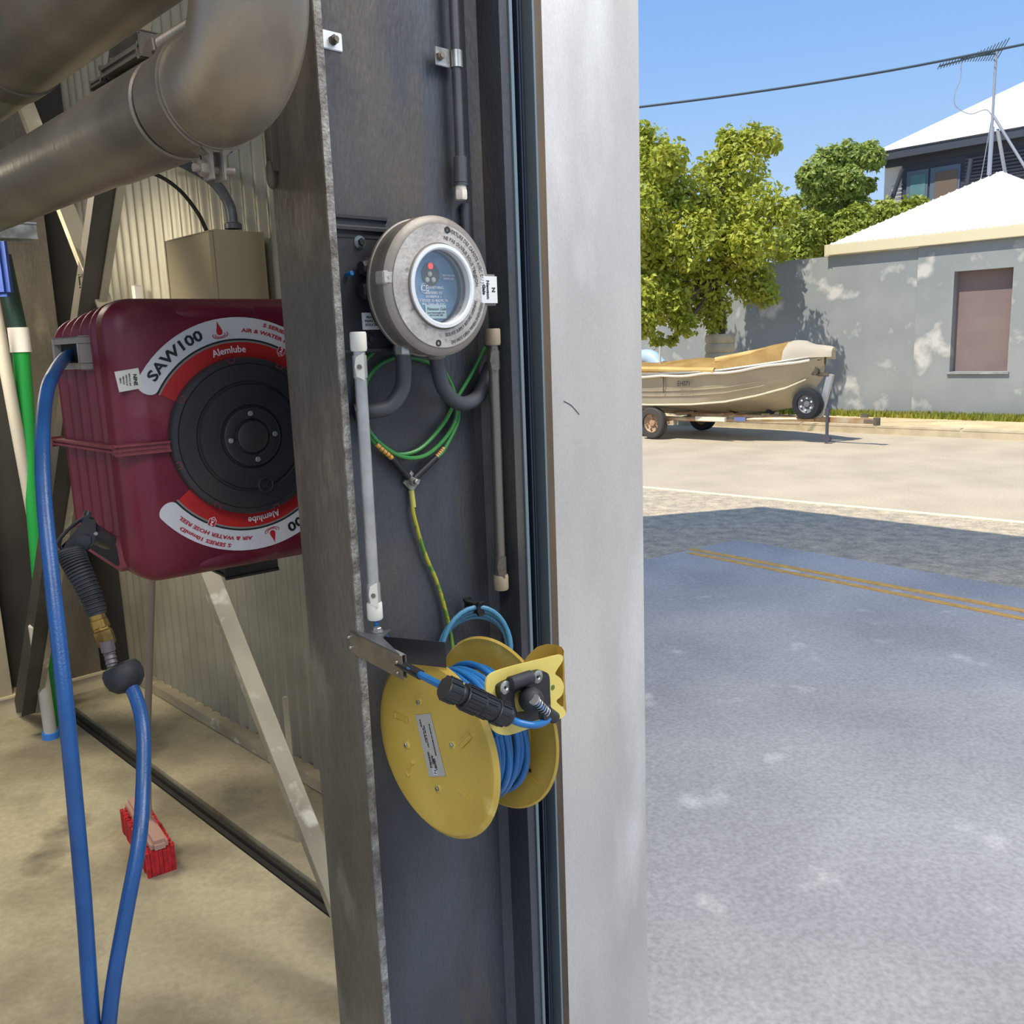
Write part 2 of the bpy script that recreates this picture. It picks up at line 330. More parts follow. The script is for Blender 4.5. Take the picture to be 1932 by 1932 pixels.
# canopy roof overhead (out of frame, casts the shade edge on the ground)
HR = 4.5; off = V3((SUN.x, SUN.y, 0))*(HR/SUN.z)
shC, shL, shR = onz(1430, 957), onz(1210, 975), onz(1932, 1015)
K = shC+off; kl = (shL-shC).normalized(); kr = (shR-shC).normalized()
slab('ceiling', [K, K+kr*9.5, V3((4.6, -3.2, 0)), V3((-5, -3.2, 0)), K+kl*8], HR, HR+.12, mat('canopy_sheet', (190, 186, 176), .7))
# ================================================================== STEEL COLUMN AND JAMB
ZT = 4.45; FW = .125
t = thing('steel_column', P(.14, -.06, 0), 'dark worn steel universal column whose channel holds the junction box and cable reel', 'column')
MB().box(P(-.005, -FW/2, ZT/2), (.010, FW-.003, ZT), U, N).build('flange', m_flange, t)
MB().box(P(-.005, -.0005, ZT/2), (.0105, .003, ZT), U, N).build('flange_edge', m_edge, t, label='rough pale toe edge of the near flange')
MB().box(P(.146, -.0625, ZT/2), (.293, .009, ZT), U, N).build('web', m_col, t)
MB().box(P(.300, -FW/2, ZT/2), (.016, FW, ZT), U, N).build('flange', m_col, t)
for s_ in (0, 1):
    MB().prism([P(.0 if s_ == 0 else .292, -.058, 0), P(.012 if s_ == 0 else .280, -.058, 0), P(.0 if s_ == 0 else .292, -.046, 0)], V3((0, 0, ZT))).build('root_fillet', m_col, t)
MB().box(P(-.013, -.112, 2.22), (.006, .016, .98), U, N, bev=.002).ball(P(-.014, -.116, 1.725), (.008, .012, .018)).build('stiffener', m_flange, t)
t = thing('door_guide', P(.335, 0, 0), 'dark blue-grey sliding door guide channel between the column and pale jamb', 'door guide')
MB().box(P(.312, .001, ZT/2), (.006, .004, ZT), U, N).build('lip', m_railedge, t)
MB().box(P(.334, -.030, ZT/2), (.040, .006, ZT), U, N).build('channel_back', m_rail, t)
MB().box(P(.326, -.012, ZT/2), (.003, .030, ZT), U, N).box(P(.338, -.016, ZT/2), (.003, .024, ZT), U, N).build('inner_rib', m_rail, t)
MB().box(P(.352, -.010, ZT/2), (.004, .036, ZT), U, N).build('lip', m_railedge, t)
t = thing('jamb_post', P(.49, -.05, 0), 'pale scuffed zinc-grey flat door jamb post at the open doorway', 'post')
MB().box(P(.4885, -.06, ZT/2), (.225, .12, ZT), U, N, bev=.004).build('post_body', m_jamb, t)
MB().box(P(.366, -.022, ZT/2), (.018, .046, ZT), U, N, bev=.002).build('seal_strip', m_brown, t, label='brown streaked strip beside the guide')
pz = W(1080, 768, .0015); MB().tube([W(1064, 757, .0006), W(1078, 765, .0006), W(1093, 782, .0006)], .0005, 6).build('scratch', m_ink, t)
# ================================================================== COLUMN FITTINGS
def bolt(mb, c, ax, r, h, hexa=True):
    mb.lathe(c, ax, [(r, 0), (r, h*.8), (r*.85, h)], 6 if hexa else 16)
t = thing('bolt', W(627, 77, -.057), 'dark bolt with a pale zinc tab high on the column web', 'bolt')
q = W(626, 77, -.0575)
MB().box(q, (.030, .022, .003), U, Z, bev=.001).build('tab', m_whitering, t); b_ = MB(); bolt(b_, q+N*.0015, N, .0062, .007); b_.cyl(q+N*.008, q+N*.0115, .0035); b_.build('bolt_head', m_exhd, t)
# conduit at the top
t = thing('wall_conduit', P(.245, -.04, 1.7), 'slim grey steel conduit running down the top of the column channel', 'conduit')
c0, c1, c2, c3 = W(853, -60, -.04), W(868, 296, -.04), W(869, 346, -.04), W(870, 376, -.04)
MB().cyl(c0, c1, .0066).build('pipe', m_conduit, t)
MB().cyl(c1, c2, .0095, .0098, bev=.001).cyl(c2, c2+(c3-c2)*.15, .0105).build('coupling', m_conduit, t)
MB().cyl(c2+(c3-c2)*.12, c2+(c3-c2)*.4, .008).lathe(c2+(c3-c2)*.4, c3-c2, [(.0088, 0), (.0092, .004), (.0092, .012), (.008, .014)], 6).build('gland_nut', m_ivory, t)
cc = W(861, 112, -.04)
MB().cyl(cc-Z*.011, cc+Z*.011, .0086).build('clamp_band', m_zinc, t)
MB().box(cc-U*.022-N*.004, (.026, .024, .002), U, Z, bev=.0008).build('clamp_plate', m_zinc, t)
b_ = MB(); bolt(b_, cc-U*.028-N*.003, N, .006, .005); b_.cyl(cc-U*.028+N*.001, cc-U*.028+N*.004, .0035); b_.build('clamp_bolt', m_exhd, t)
MB().cyl(W(877, 385, -.05), W(880, 470, -.05), .007).build('lower_pipe', m_col, t)
# ---- junction box
LC = P(.134, 0, 1.577)
t = thing('junction_box', P(.13, -.03, 1.50), 'round grounding control box with a glass window and cast grey lid', 'junction box')
MB().lathe(LC-N*.056, N, [(.074, 0), (.076, .01), (.076, .05)], 40).box(P(.068, -.044, 1.575), (.09, .026, .150), U, N, bev=.006, seg=3).build('body', m_box, t)
MB().box(P(.06, -.040, 1.655), (.075, .012, .020), U, N, bev=.004).build('mounting_arm', m_box, t)
for z_, nm in ((W(674, 458, -.036), 0), (W(692, 641, -.034), 1)):
    m_ = MB().lathe(z_, N, [(.0088, 0), (.0088, .006), (.006, .009)], 20).build('mounting_lug', m_railedge if nm == 0 else m_box, t)
    b_ = MB(); bolt(b_, z_+N*.006, N, .0052, .006); b_.build('lug_bolt', m_black, m_)
for yy in (506, 549):
    p1 = W(712, yy, -.018)
    g_ = MB().lathe(p1, -U, [(.0125, -.008), (.0125, .004), (.0115, .006)], 20).build('cable_gland', m_black, t)
    MB().lathe(p1-U*.006, -U, [(.0128, 0), (.0135, .003), (.0135, .010), (.0115, .013), (.0085, .020)], 8).build('gland_nut', m_black, g_)
# lid
lid = MB().lathe(LC, N, [(.085, -.007), (.0900, -.005), (.0900, -.001), (.0885, .000), (.0895, .016), (.0905, .018), (.0900, .030), (.0860, .0335), (.0790, .0350), (.0555, .0350), (.0530, .0385), (.0475, .0385), (.0475, .020)], 72, cap=False).build('lid', m_lidside, t)
MB().lathe(LC, N, [(.0790, .0352), (.0790, .0362), (.0555, .0362), (.0555, .0352)], 72, cap=False).build('lid_face', m_lid, lid)
MB().lathe(LC, N, [(.0535, .036), (.0535, .0405), (.0490, .0410), (.0470, .0395), (.0470, .030)], 64, cap=False).build('window_ring', m_whitering, lid)
mg = bpy.data.materials.new('clear_glass'); mg.use_nodes = True; nt = mg.node_tree; nt.nodes.clear()
o_ = nt.nodes.new('ShaderNodeOutputMaterial'); tb = nt.nodes.new('ShaderNodeBsdfTransparent'); gb = nt.nodes.new('ShaderNodeBsdfGlossy'); gb.inputs['Roughness'].default_value = .03
fr = nt.nodes.new('ShaderNodeFresnel'); fr.inputs[0].default_value = 1.6; mx = nt.nodes.new('ShaderNodeMixShader')
mx.inputs[0].default_value = .10; nt.links.new(tb.outputs[0], mx.inputs[1]); nt.links.new(gb.outputs[0], mx.inputs[2]); nt.links.new(mx.outputs[0], o_.inputs[0])
MB().lathe(LC, N, [(.0469, .0320), (.0469, .0325)], 48).build('window_glass', mg, lid)
m_panel = mat('display_panel', (122, 160, 190), .3, 0, c2=(64, 92, 124), sc_=14)  # panel blue, brightened to carry the sky reflected in the window
pn = MB().lathe(LC, N, [(.0469, .012), (.0469, .0130)], 48).build('display_panel', m_panel, lid)
po = LC+N*.0135
def onp(x, y): return onpl(x, y, po, N)
MB().lathe(onp(812, 518), N, [(.0001, 0), (.0150, 0), (.0150, .0008), (.0001, .0008)], 32).build('indicator_oval', mat('olive_oval', (74, 72, 52), .4), lid)
MB().lathe(onp(811, 502), N, [(.0042, .001), (.0042, .002), (.002, .003)], 16).build('status_lamp', mat('red_lamp', (240, 70, 50), .3, emit=.9), lid)
for x_, y_ in ((810, 517), (805, 528), (817, 528)): MB().lathe(onp(x_, y_), N, [(.0036, .001), (.0036, .0016), (.002, .003)], 14).build('indicator_lamp', mat('lamp_pale', (196, 196, 170), .3), lid)
text('CE', .011, onp(801, 544)+N*.0006, U, Z, m_inkwhite, lid)
MB().lathe(onp(801, 544), N, [(.0062, .0002), (.0062, .0007), (.0068, .0007), (.0068, .0002)], 24, cap=False).build('approval_mark', m_inkwhite, lid)
text('EARTHING', .0050, onp(823, 543)+N*.0006, U, Z, m_inkwhite, lid)
for i, ln in enumerate(('CERTIFIED TO', 'EN 60079-0 -1', 'II 2(1)GD  Ex d[ia] IIC T6', 'IP66  Tamb -40 +55C')): text(ln, .0046, onp(818, 553+i*7)+N*.0006, U, Z, m_inkwhite, lid)
text('RED: NO GO', .0036, onp(846, 520)+N*.0006, U, Z, m_inkwhite, lid)
text('GREEN: GO', .0036, onp(846, 526)+N*.0006, U, Z, m_inkwhite, lid)
MB().box(onp(822, 588)+N*.0005, (.036, .018, .0006), U, Z).build('maker_label', mat('label_pale', (170, 196, 196), .5), lid)
text('Newson Gale', .0060, onp(823, 583)+N*.0011, U, Z, m_ink, lid, shear=.2)
text('www.newson-gale.com', .0032, onp(822, 590)+N*.0011, U, Z, m_ink, lid)
text('+44 115 940 7500', .0032, onp(822, 595)+N*.0011, U, Z, m_ink, lid)
lf = LC+N*.0366
text("OUVERTURE DES CAPOTS AVEC DU JOINT", .0072, lf, U, Z, m_inkgrey, lid, arc=(.0735, math.radians(38), 1), sx=.84)
text("NE PAS OUVRIR SOUS TENSION", .0070, lf, U, Z, m_inkgrey, lid, arc=(.0625, math.radians(42), 1), sx=.9)
text("DO NOT OPEN WHEN ENERGISED", .0066, lf, U, Z, m_inkgrey, lid, arc=(.0735, math.radians(-48), -1), sx=.8)
text("ISOLATE SUPPLY BEFORE OPENING", .0066, lf, U, Z, m_inkgrey, lid, arc=(.0625, math.radians(-52), -1), sx=.75)
for an in (79, -98):
    MB().lathe(LC+N*.036+(U*math.cos(math.radians(an))+Z*math.sin(math.radians(an)))*.0735, N, [(.0030, 0), (.0044, .0004), (.0044, .0010), (.0022, .0010), (.0022, .0004)], 16, cap=False).build('lid_screw', m_ink, lid)
tb_ = MB().box(LC+U*.0860-Z*.003+N*.0240, (.034, .042, .023), U, Z, N, bev=.003).build('lid_tab', m_lidside, t)
MB().box(LC+U*.0850-Z*.003+N*.0360, (.030, .036, .001), U, Z, N).build('maker_label', m_stk, tb_)
text('Newson\nGale', .0074, LC+U*.0785-Z*.003+N*.0368, Z*-1, U, m_ink, tb_, bold=.0002)
text('N', .0085, LC+U*.0925-Z*.003+N*.0368, Z*-1, U, m_ink, tb_, bold=.0003)
MB().box(LC-U*.0835+Z*.010+N*.026, (.018, .016, .018), U, Z, N, bev=.0015).lathe(LC-U*.0835+Z*.010+N*.035, N, [(.0001, 0), (.002, 0), (.002, .0006), (.0001, .0006)], 12).build('lock_lug', m_lid, tb_)
MB().box(W(701, 606, -.030), (.030, .022, .001), U, Z, N).build('warning_label', m_stk, t)
text('PRIVATE\nMAINTAIN\nISOLATED', .0048, W(701, 606, -.030)+N*.001, U, Z, m_ink, t)
for x_, y_, yt in ((760, 656, 650), (822, 664, 660)):
    pp = W(x_, y_, -.005)
    MB().lathe(pp+Z*.012, -Z, [(.008, 0), (.010, .003), (.010, .008), (.013, .009), (.013, .020), (.011, .022)], 8).build('hose_gland', m_zinc if x_ < 800 else m_lidside, t)
# flexible conduits
def w_(lst, n=-.01): return [W(x, y, n if len(r) == 0 else r[0]) for x, y, *r in lst]
MB().tube(w_([(760, 668, -.005), (762, 700, -.008), (758, 735, -.014), (736, 766, -.022), (706, 775, -.03), (685, 776, -.04), (668, 778, -.045)]), .0108, 16).build('flexible_conduit', m_conduit, None, 'grey flexible conduit curling left below the junction box', 'conduit')
MB().tube(w_([(823, 660, -.005), (826, 690, -.008), (834, 725, -.014), (852, 752, -.022), (874, 762, -.03), (900, 750, -.04), (915, 720, -.045), (925, 690, -.05)]), .0108, 16).build('flexible_conduit', m_conduit, None, 'grey flexible conduit curling right below the junction box', 'conduit')
# earth wires
B0 = W(775, 908, -.054)
t = thing('earth_wire', B0, 'coiled green earth wires ending at a bolt below the junction box', 'wire')
MB().tube(w_([(915, 655, -.045), (890, 705, -.048), (862, 752, -.05), (836, 800, -.05), (790, 848, -.05), (740, 856, -.05), (700, 828, -.05), (684, 775, -.05), (692, 720, -.05), (722, 684, -.05), (765, 674, -.05), (820, 690, -.05), (852, 730, -.05), (864, 770, -.05), (862, 800, -.048), (838, 848, -.046), (826, 862, -.046)]), .0030, 10).build('wire', m_green, t)
MB().tube(w_([(735, 650, -.048), (700, 668, -.05), (682, 700, -.05), (676, 760, -.05), (690, 800, -.047), (715, 835, -.046), (760, 862, -.046), (805, 858, -.046), (845, 820, -.046), (862, 780, -.046), (855, 735, -.046), (838, 700, -.046), (820, 672, -.05)]), .0030, 10).build('wire', m_green, t)
MB().tube(w_([(690, 812, -.049), (712, 842, -.049), (742, 868, -.049)]), .0030, 10).build('wire', m_green, t)
for A, B, C in (((710, 838), (739, 864), (771, 902)), ((838, 846), (824, 862), (781, 903))):
    a_, b__, c_ = W(*A, -.047), W(*B, -.047), W(*C, -.050)
    MB().cyl(a_, b__, .0036, seg=12).build('cable_marker', m_orange, t); MB().cyl(b__, c_, .0048, .0052, seg=14, bev=.001).build('heat_shrink', m_black, t)
    for i in range(4):
        s_ = a_.lerp(b__, .2+.2*i); MB().cyl(s_, s_+(b__-a_).normalized()*.0008, .0039, seg=10).build('marker_print', m_ink, t)
MB().tube(w_([(778, 955, -.050), (782, 978, -.05), (800, 1040, -.051), (825, 1100, -.051), (840, 1150, -.05), (851, 1200, -.045), (856, 1240, -.04)]), .0030, 10).build('wire', m_yg, t, label='yellow and green striped wire')
MB().cyl(W(776, 925, -.052), W(780, 957, -.05), .0040, seg=12).build('terminal_sleeve', mat('sleeve_yellow', (176, 170, 84), .4), t)
b_ = MB(); b_.box(B0+N*.0015, (.022, .022, .002), (U+Z).normalized(), (Z-U).normalized(), bev=.0006); b_.lathe(B0+N*.002, N, [(.0095, 0), (.0095, .002)], 20); bolt(b_, B0+N*.004, N, .0070, .006); b_.cyl(B0+N*.009, B0+N*.016, .0042, bev=.001); b_.build('earth_bolt', m_zinc, t)
# aluminium tubes
def barrier(x0, y0, x1, y1, a, mtube, mcap, label, capr, sideclip):
    A, B = onu(x0, y0, a), onu(x1, y1, a); d = (B-A).normalized(); L = (B-A).length
    t = thing('cable_tube', B, label, 'cable tube')
    MB().cyl(A+d*.016, B-d*.016, .0078).build('tube', mtube, t)
    for s_, e_ in ((A, d), (B, -d)): MB().lathe(s_, e_, [(capr-.001, 0), (capr, .002), (capr, .021), (capr-.001, .024)], 24).build('end_cap', mcap, t)
    for f in (.115, .905):
        c = A+d*(L*f); MB().cyl(c-d*.014, c+d*.014, .0092).build('clip_band', mtube, t)
        cl = MB().prism([c+N*.0075-U*.0055+(U*.72+N*.69)*(.0055*s1)+d*k for s1, k in ((1, -.017), (-.7, -.012), (-1.1, 0), (-.7, .012), (1, .017))], (N-U)*.0012).build('clip_tab', mcap if mcap is m_ivory else mtube, t)
        b_ = MB().lathe(c+N*.0087-U*.0067, N*.7-U*.7, [(.003, 0), (.003, .002)], 12).build('clip_screw', m_exhd, t)
barrier(675, 626, 708, 1168, .014, m_alu, m_ivory, 'bright aluminium cable tube with white end caps on the near flange', .0105, -U)
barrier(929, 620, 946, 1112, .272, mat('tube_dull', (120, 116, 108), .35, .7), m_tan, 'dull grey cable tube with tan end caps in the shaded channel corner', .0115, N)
MB().tube([onu(708, 1160, .014), onu(710, 1176, .014), onu(713, 1190, .018), P(.02, .03, 1.12)], .0032, 10).build('blue_lead', m_blue, None, 'short blue lead entering the stainless bracket from the aluminium tube', 'cable')
MB().tube([W(664, 515, -.02), W(655, 519, -.03), W(645, 530, -.05)], .0032, 10).build('blue_lead', m_blue, None, 'short blue cable leaving the left side of the round junction box', 'cable')
# stainless bracket
t = thing('cable_bracket', P(.01, .02, 1.09), 'bent stainless steel cable bracket above the yellow reel', 'bracket')
zt = 1.130; q = [onz(653, 1188, zt), onz(757, 1238, zt), onz(722, 1205, zt), onz(838, 1212, zt), onz(735, 1188, zt)]
MB().prism([q[0], q[1], q[1]-Z*.031, q[0]-Z*.030], (U*.0016)).build('side_plate', m_steel, t)
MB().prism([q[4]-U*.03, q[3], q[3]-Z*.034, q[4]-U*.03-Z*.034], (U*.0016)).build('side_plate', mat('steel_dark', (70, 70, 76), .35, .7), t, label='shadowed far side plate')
MB().prism([q[0], q[0].lerp(q[1], .97), q[1].lerp(q[2], .5), q[2], q[4]+(q[3]-q[4])*.03, q[4]-U*.03], Z*.0016).build('top_plate', mat('steel_top', (120, 120, 124), .35, .7), t)
MB().prism([q[0]-Z*.001, q[0].lerp(q[1], .99)-Z*.001, q[0].lerp(q[1], .99)-Z*.0002+U*.006, q[0]+U*.006], Z*.0013).build('folded_lip', m_alu, t)
MB().prism([q[1]+U*.006, q[1]+U*.0075, q[1]+U*.0075-Z*.03, q[1]+U*.006-Z*.03], -N*.02).build('inner_plate', m_steel, t)
bc = onz(712, 1192, zt+.002); b_ = MB(); b_.lathe(bc, Z, [(.008, 0), (.008, .0015)], 20); bolt(b_, bc+Z*.0015, Z, .006, .005); b_.build('bracket_bolt', m_zinc, t)
for f, dz in ((.06, .008), (.08, .022), (.93, .01), (.93, .024)):
    c = q[0].lerp(q[1], f)-Z*dz-U*.001; MB().ball(c, (.0028, .0028, .0028), su=10, sv=8).build('rivet', m_steel, t)
# ---- cable reel
RC = P(.019, .080, .974); RR_ = .1245
t = thing('cable_reel', P(.08, .10, .86), 'yellow spring cable reel holding wound blue cable in the column channel', 'cable reel')
def dprof(s): return [(0.0001, 0), (.108, 0), (.112, -.0015*s), (.118, -.0015*s), (.1215, .001*s), (RR_, .0035*s), (.1215, .006*s), (.118, .0045*s), (.110, .002*s), (.0001, .002*s)]
fd = MB().lathe(RC+U*.026, U, [(r, h) for r, h in dprof(1)], 96, cap=False).build('front_disc', m_yellow, t)
bd = MB().lathe(RC+U*.140, U, [(r, -h) for r, h in dprof(1)], 96, cap=False).build('rear_disc', m_yellow, t)
MB().cyl(RC+U*.028, RC+U*.138, .070, seg=40).build('drum', m_yellow, t)
MB().cyl(RC+U*.138, P(.196, .08, .974), .016).box(P(.188, .015, .974), (.016, .15, .05), U, N, bev=.004).build('axle_mount', m_yellow, t)
Xd = N; Yd = Z                                          # disc face axes seen from -U : right = N
for an in (25, 160, 220, 320):
    a_ = math.radians(an); dd = Xd*math.cos(a_)+Yd*math.sin(a_); tt = Xd*math.cos(a_+.35)+Yd*math.sin(a_+.35)
    MB().box(RC+U*.0258+dd*.072, (.026, .0045, .003), tt, U.cross(tt), U, bev=.0014).build('pressed_rib', m_yellow, fd)
    MB().box(RC+U*.1376+dd*.096, (.024, .0045, .003), tt, U.cross(tt), U, bev=.0014).build('pressed_rib', m_yellow, bd)
for x_, y_ in ((791, 1324), (768, 1405), (854, 1405), (827, 1487)):
    c = onu(x_, y_, .0445); o_ = MB().lathe(c, -U, [(.0052, -.0005), (.0052, .001), (.004, .0012)], 16).build('disc_bolt', m_yellow2, fd); b_ = MB(); bolt(b_, c-U*.001, -U, .0034, .003); b_.build('bolt_head', m_zinc, fd)
for x_, y_ in ((863, 1218), (1000, 1454), (935, 1530)):
    c = onu(x_, y_, .1552); MB().lathe(c, -U, [(.0001, 0), (.0026, 0), (.0026, .0004), (.0001, .0004)], 14).build('disc_hole', m_blackm, bd)
# data plate
pu = .0444
pc = [onu(x, y, pu) for x, y in ((784, 1349), (812, 1346), (841, 1464), (810, 1465))]
pd_ = MB().prism(pc, -U*.0006).build('data_plate', mat('plate_grey', (176, 172, 162), .5), t)
up = (pc[0]-pc[3]).normalized(); lf_ = (pc[1]-pc[0]); lf_ = (lf_-up*lf_.dot(up)).normalized(); mid = (pc[0]+pc[1]+pc[2]+pc[3])*.25-U*.0010
for txt, sz, da, db, al in (('Newson\nGale', .0065, -.020, .004, 'CENTER'), ('VESX50', .0050, -.026, -.0035, 'CENTER'), ('GROUNDING REEL LTD NG7 2TU UK', .0026, .008, -.0095, 'CENTER'), ('ATEX II 2 GD  T6  -40C +60C', .0024, .012, .003, 'CENTER'), ('Intrinsically Safe 10m', .0024, .014, .0065, 'CENTER'), ('CE 0518', .0030, .030, .009, 'CENTER')):
    text(txt, sz, mid+up*da-lf_*db, up, -lf_, m_ink, pd_, bold=.0001)
MB().box(mid-up*.036+lf_*(-.001), (.009, .009, .0003), up, lf_).build('logo_square', m_stk, pd_); text('N', .008, mid-up*.036-U*.0003, up, -lf_, m_ink, pd_)
# wound cable
for k in range(11):
    uu = .036+k*.0080; r = .0880+(.003 if k % 2 else 0)+random.uniform(-.001, .001)
    pts = [RC+U*(uu+.0015*math.sin(a*2+k))+(N*math.cos(a)+Z*math.sin(a))*(r+.002*math.sin(3*a+k*1.7)) for a in [2*math.pi*i/40 for i in range(40)]]
    MB().tube(pts, .0044, 10, closed=True, sub=0).build('cable_turn', m_blue, t)
for k, uu in enumerate((.042, .056, .070)):
    pts = [RC+U*(uu+.012*math.sin(a+k*2))+(N*math.cos(a)+Z*math.sin(a))*(.0945) for a in [math.radians(x) for x in range(20, 150, 8)]]
    MB().tube(pts, .0042, 10, sub=2).build('cable_turn', m_blue, t)
# spare coil behind
t = thing('cable_coil', P(.2, .0, 1.02), 'tied coil of dull blue cable hanging behind the yellow reel', 'cable coil')
for k in range(4):
    c = P(.215+.003*k, -.020-.006*k, 1.040-.004*k); pts = [c+(U*.9+N*.3)*math.cos(a)*(.060+.004*(k % 2))+Z*math.sin(a)*(.070-.003*k) for a in [2*math.pi*i/32 for i in range(32)]]
    MB().tube(pts, .0036, 8, closed=True, sub=0).build('cable_turn', m_bluedull, t)
MB().box(P(.222, -.029, 1.108), (.006, .030, .016), U, N, bev=.003).build('cable_tie', m_blackm, t)
# ---- connector and lead
k0, k1, k2, k3 = onz(750, 1250, 1.112), W(838, 1297, .225), W(958, 1352, .245), W(985, 1364, .245)
cp = [k0, k0.lerp(k1, .5), k1, k2]
t = thing('cable_connector', W(900, 1330, .235), 'black ribbed inline connector on the blue clamp lead', 'connector')
ax = (k2-k1).normalized(); L = (k2-k1).length
def seg_(f0, f1, r, n=12, grip=0, name='barrel', mm=None):
    r *= .9
    MB().lathe(k1+ax*L*f0, ax, [(r*.93, 0), (r, .0012), (r, L*(f1-f0)-.0012), (r*.93, L*(f1-f0))], 20 if not grip else 16).build(name, mm or m_black, t)
    if grip:
        for i in range(grip):
            a = 2*math.pi*i/grip; xx = ax.orthogonal().normalized(); yy = ax.cross(xx); c = k1+ax*L*(f0+f1)/2+(xx*math.cos(a)+yy*math.sin(a))*r
            MB().box(c, (L*(f1-f0)*.85, .0022, .0018), ax, ax.cross(xx*math.cos(a)+yy*math.sin(a)), bev=.0005, seg=1).build('grip_rib', m_black, t)
seg_(0, .20, .0155, grip=10, name='end_nut'); seg_(.2, .30, .0125); seg_(.28, .55, .0165, grip=14, name='sleeve'); seg_(.55, .72, .0158, grip=12, name='sleeve'); seg_(.70, .80, .0140); seg_(.78, .95, .0165, grip=10, name='end_nut'); seg_(.95, 1.02, .0135, name='collar')
t = thing('clamp_lead', k0, 'thin blue lead from the stainless bracket to the yellow clamp', 'cable')
MB().tube([k0-ax*.002, k0.lerp(k1, .5), k1+ax*.01], .0046, 12).build('lead', m_blue, t)
MB().tube([k0-ax*.004, k0.lerp(k1, .30), k0.lerp(k1, .52)], .0060, 12).build('sleeve', m_black, t)
MB().tube([k2-ax*.01, W(975, 1362, .25), W(1005, 1368, .26), W(1028, 1362, .258), W(1037, 1350, .255)], .0044, 12).build('lead', m_blue, t)
# ---- yellow earthing clamp
nC = .225; t = thing('earthing_clamp', W(990, 1380, nC), 'yellow steel earthing clamp with black hinge block parked on the reel', 'clamp')
def cl_(lst, n=nC): return spline([W(x, y, n) for x, y in lst], 3, True)
front = cl_([(917, 1290), (922, 1276), (938, 1266), (975, 1255), (1020, 1244), (1048, 1237), (1060, 1236), (1062, 1246), (1052, 1262), (1048, 1272), (1058, 1280), (1064, 1295), (1060, 1312), (1050, 1322), (1056, 1330), (1066, 1340), (1066, 1350), (1052, 1358), (1030, 1364), (1000, 1374), (965, 1386), (945, 1386), (931, 1378), (926, 1366), (922, 1340), (918, 1310)])
MB().prism(front, -N*.0025).build('front_jaw', m_yellow2, t)
rj = [((1062, 1238), (1063, 1345), 0), ((1064, 1228), (1068, 1346), .006), ((1060, 1221), (1069, 1340), .014), ((1048, 1216), (1066, 1334), .022), ((1032, 1215), (1056, 1332), .028), ((1014, 1220), (1040, 1336), .032), ((1000, 1232), (1022, 1340), .034), ((988, 1248), (1008, 1344), .035), ((980, 1264), (990, 1348), .036)]
rows = [[W(*a_, nC-d_).lerp(W(*b__, nC-d_), k/6) for k in range(7)] for a_, b__, d_ in rj]
MB().grid(rows).build('rear_jaw', m_yellow, t, solid=.0018)
MB().cyl(W(985, 1320, nC-.034), W(985, 1320, nC-.034)-N*.05, .007).build('parking_stud', m_zinc, t)
MB().lathe(W(1043, 1297, nC+.0001), N, [(.0001, 0), (.0034, 0), (.0034, .0004), (.0001, .0004)], 16).build('green_dot', mat('dot_green', (84, 116, 50), .5), t)
blk = cl_([(934, 1296), (940, 1288), (955, 1281), (985, 1272), (1010, 1263), (1022, 1266), (1027, 1275), (1028, 1300), (1029, 1330), (1025, 1348), (1000, 1356), (975, 1360), (955, 1352), (942, 1330), (936, 1312)])
fr_ = MB(); inner = cl_([(962, 1305), (985, 1298), (1000, 1303), (1003, 1335), (985, 1342), (966, 1340)]); n_ = len(blk)
bmx = bmesh.new()
def loopb(pts): return [bmx.verts.new(p) for p in pts]
def resamp(pts, n): return [pts[int(i*len(pts)/n)] for i in range(n)]
bo = resamp(blk, 42); ci = sum((W(x, y, nC) for x, y in ((982, 1320),)), V3((0, 0, 0)))
def angs(p): d = p-ci; return math.atan2(d.z, d.dot(U))
inr = []
for p in bo:
    a = angs(p); best = min(inner, key=lambda q_: abs(math.atan2(math.sin(angs(q_)-a), math.cos(angs(q_)-a)))); inr.append(best)
A = loopb(bo); B = loopb([p+N*.009 for p in bo]); C_ = loopb([p+N*.009 for p in inr]); D_ = loopb(inr)
for i in range(42):
    j = (i+1) % 42
    for X_, Y_ in ((A, B), (B, C_), (C_, D_)): bmx.faces.new((X_[i], X_[j], Y_[j], Y_[i]))
fr_.add(bmx); fr_.build('hinge_block', m_black, t)
MB().cyl(W(962, 1290, nC+.012), W(1002, 1277, nC+.012), .0085, bev=.001).build('hinge_pin', m_rubber, t)
for x_, y_ in ((953, 1297), (1014, 1277)):
    sc_b = MB().lathe(W(x_, y_, nC+.009), N, [(.0082, 0), (.0082, .0012), (.0066, .0022), (.0030, .0024), (.0020, .0010)], 24).build('screw_head', m_zinc, t)
    MB().lathe(W(x_, y_, nC+.0112), N, [(.0001, 0), (.0018, 0), (.0018, .0004), (.0001, .0004)], 12).build('screw_recess', m_blackm, t)
cb = W(1002, 1320, nC+.018)
MB().ball(cb, .0155).build('cable_boot', m_rubber, t)
sa = W(1010, 1322, nC+.032); sb_ = W(1032, 1345, nC+.034); hx = []
axx = (sb_-sa).normalized(); hx_x = axx.orthogonal().normalized(); hx_y = axx.cross(hx_x)
for i in range(0, 97): a = i*2*math.pi/16; hx.append(sa+axx*((sb_-sa).length*i/96)+(hx_x*math.cos(a)+hx_y*math.sin(a))*.0052)
MB().tube(hx, .0008, 6, sub=0).build('spring', m_zinc, t); MB().cyl(sa-axx*.003, sa, .0068).build('spring_seat', m_alu, t)
MB().cyl(sa, sb_, .0030).build('inner_lead', m_blue, t)
MB().lathe(W(1028, 1345, nC+.030), N+U*.3, [(.009, -.004), (.0105, .000), (.0105, .004), (.006, .006)], 18).build('terminal_cap', m_black, t)
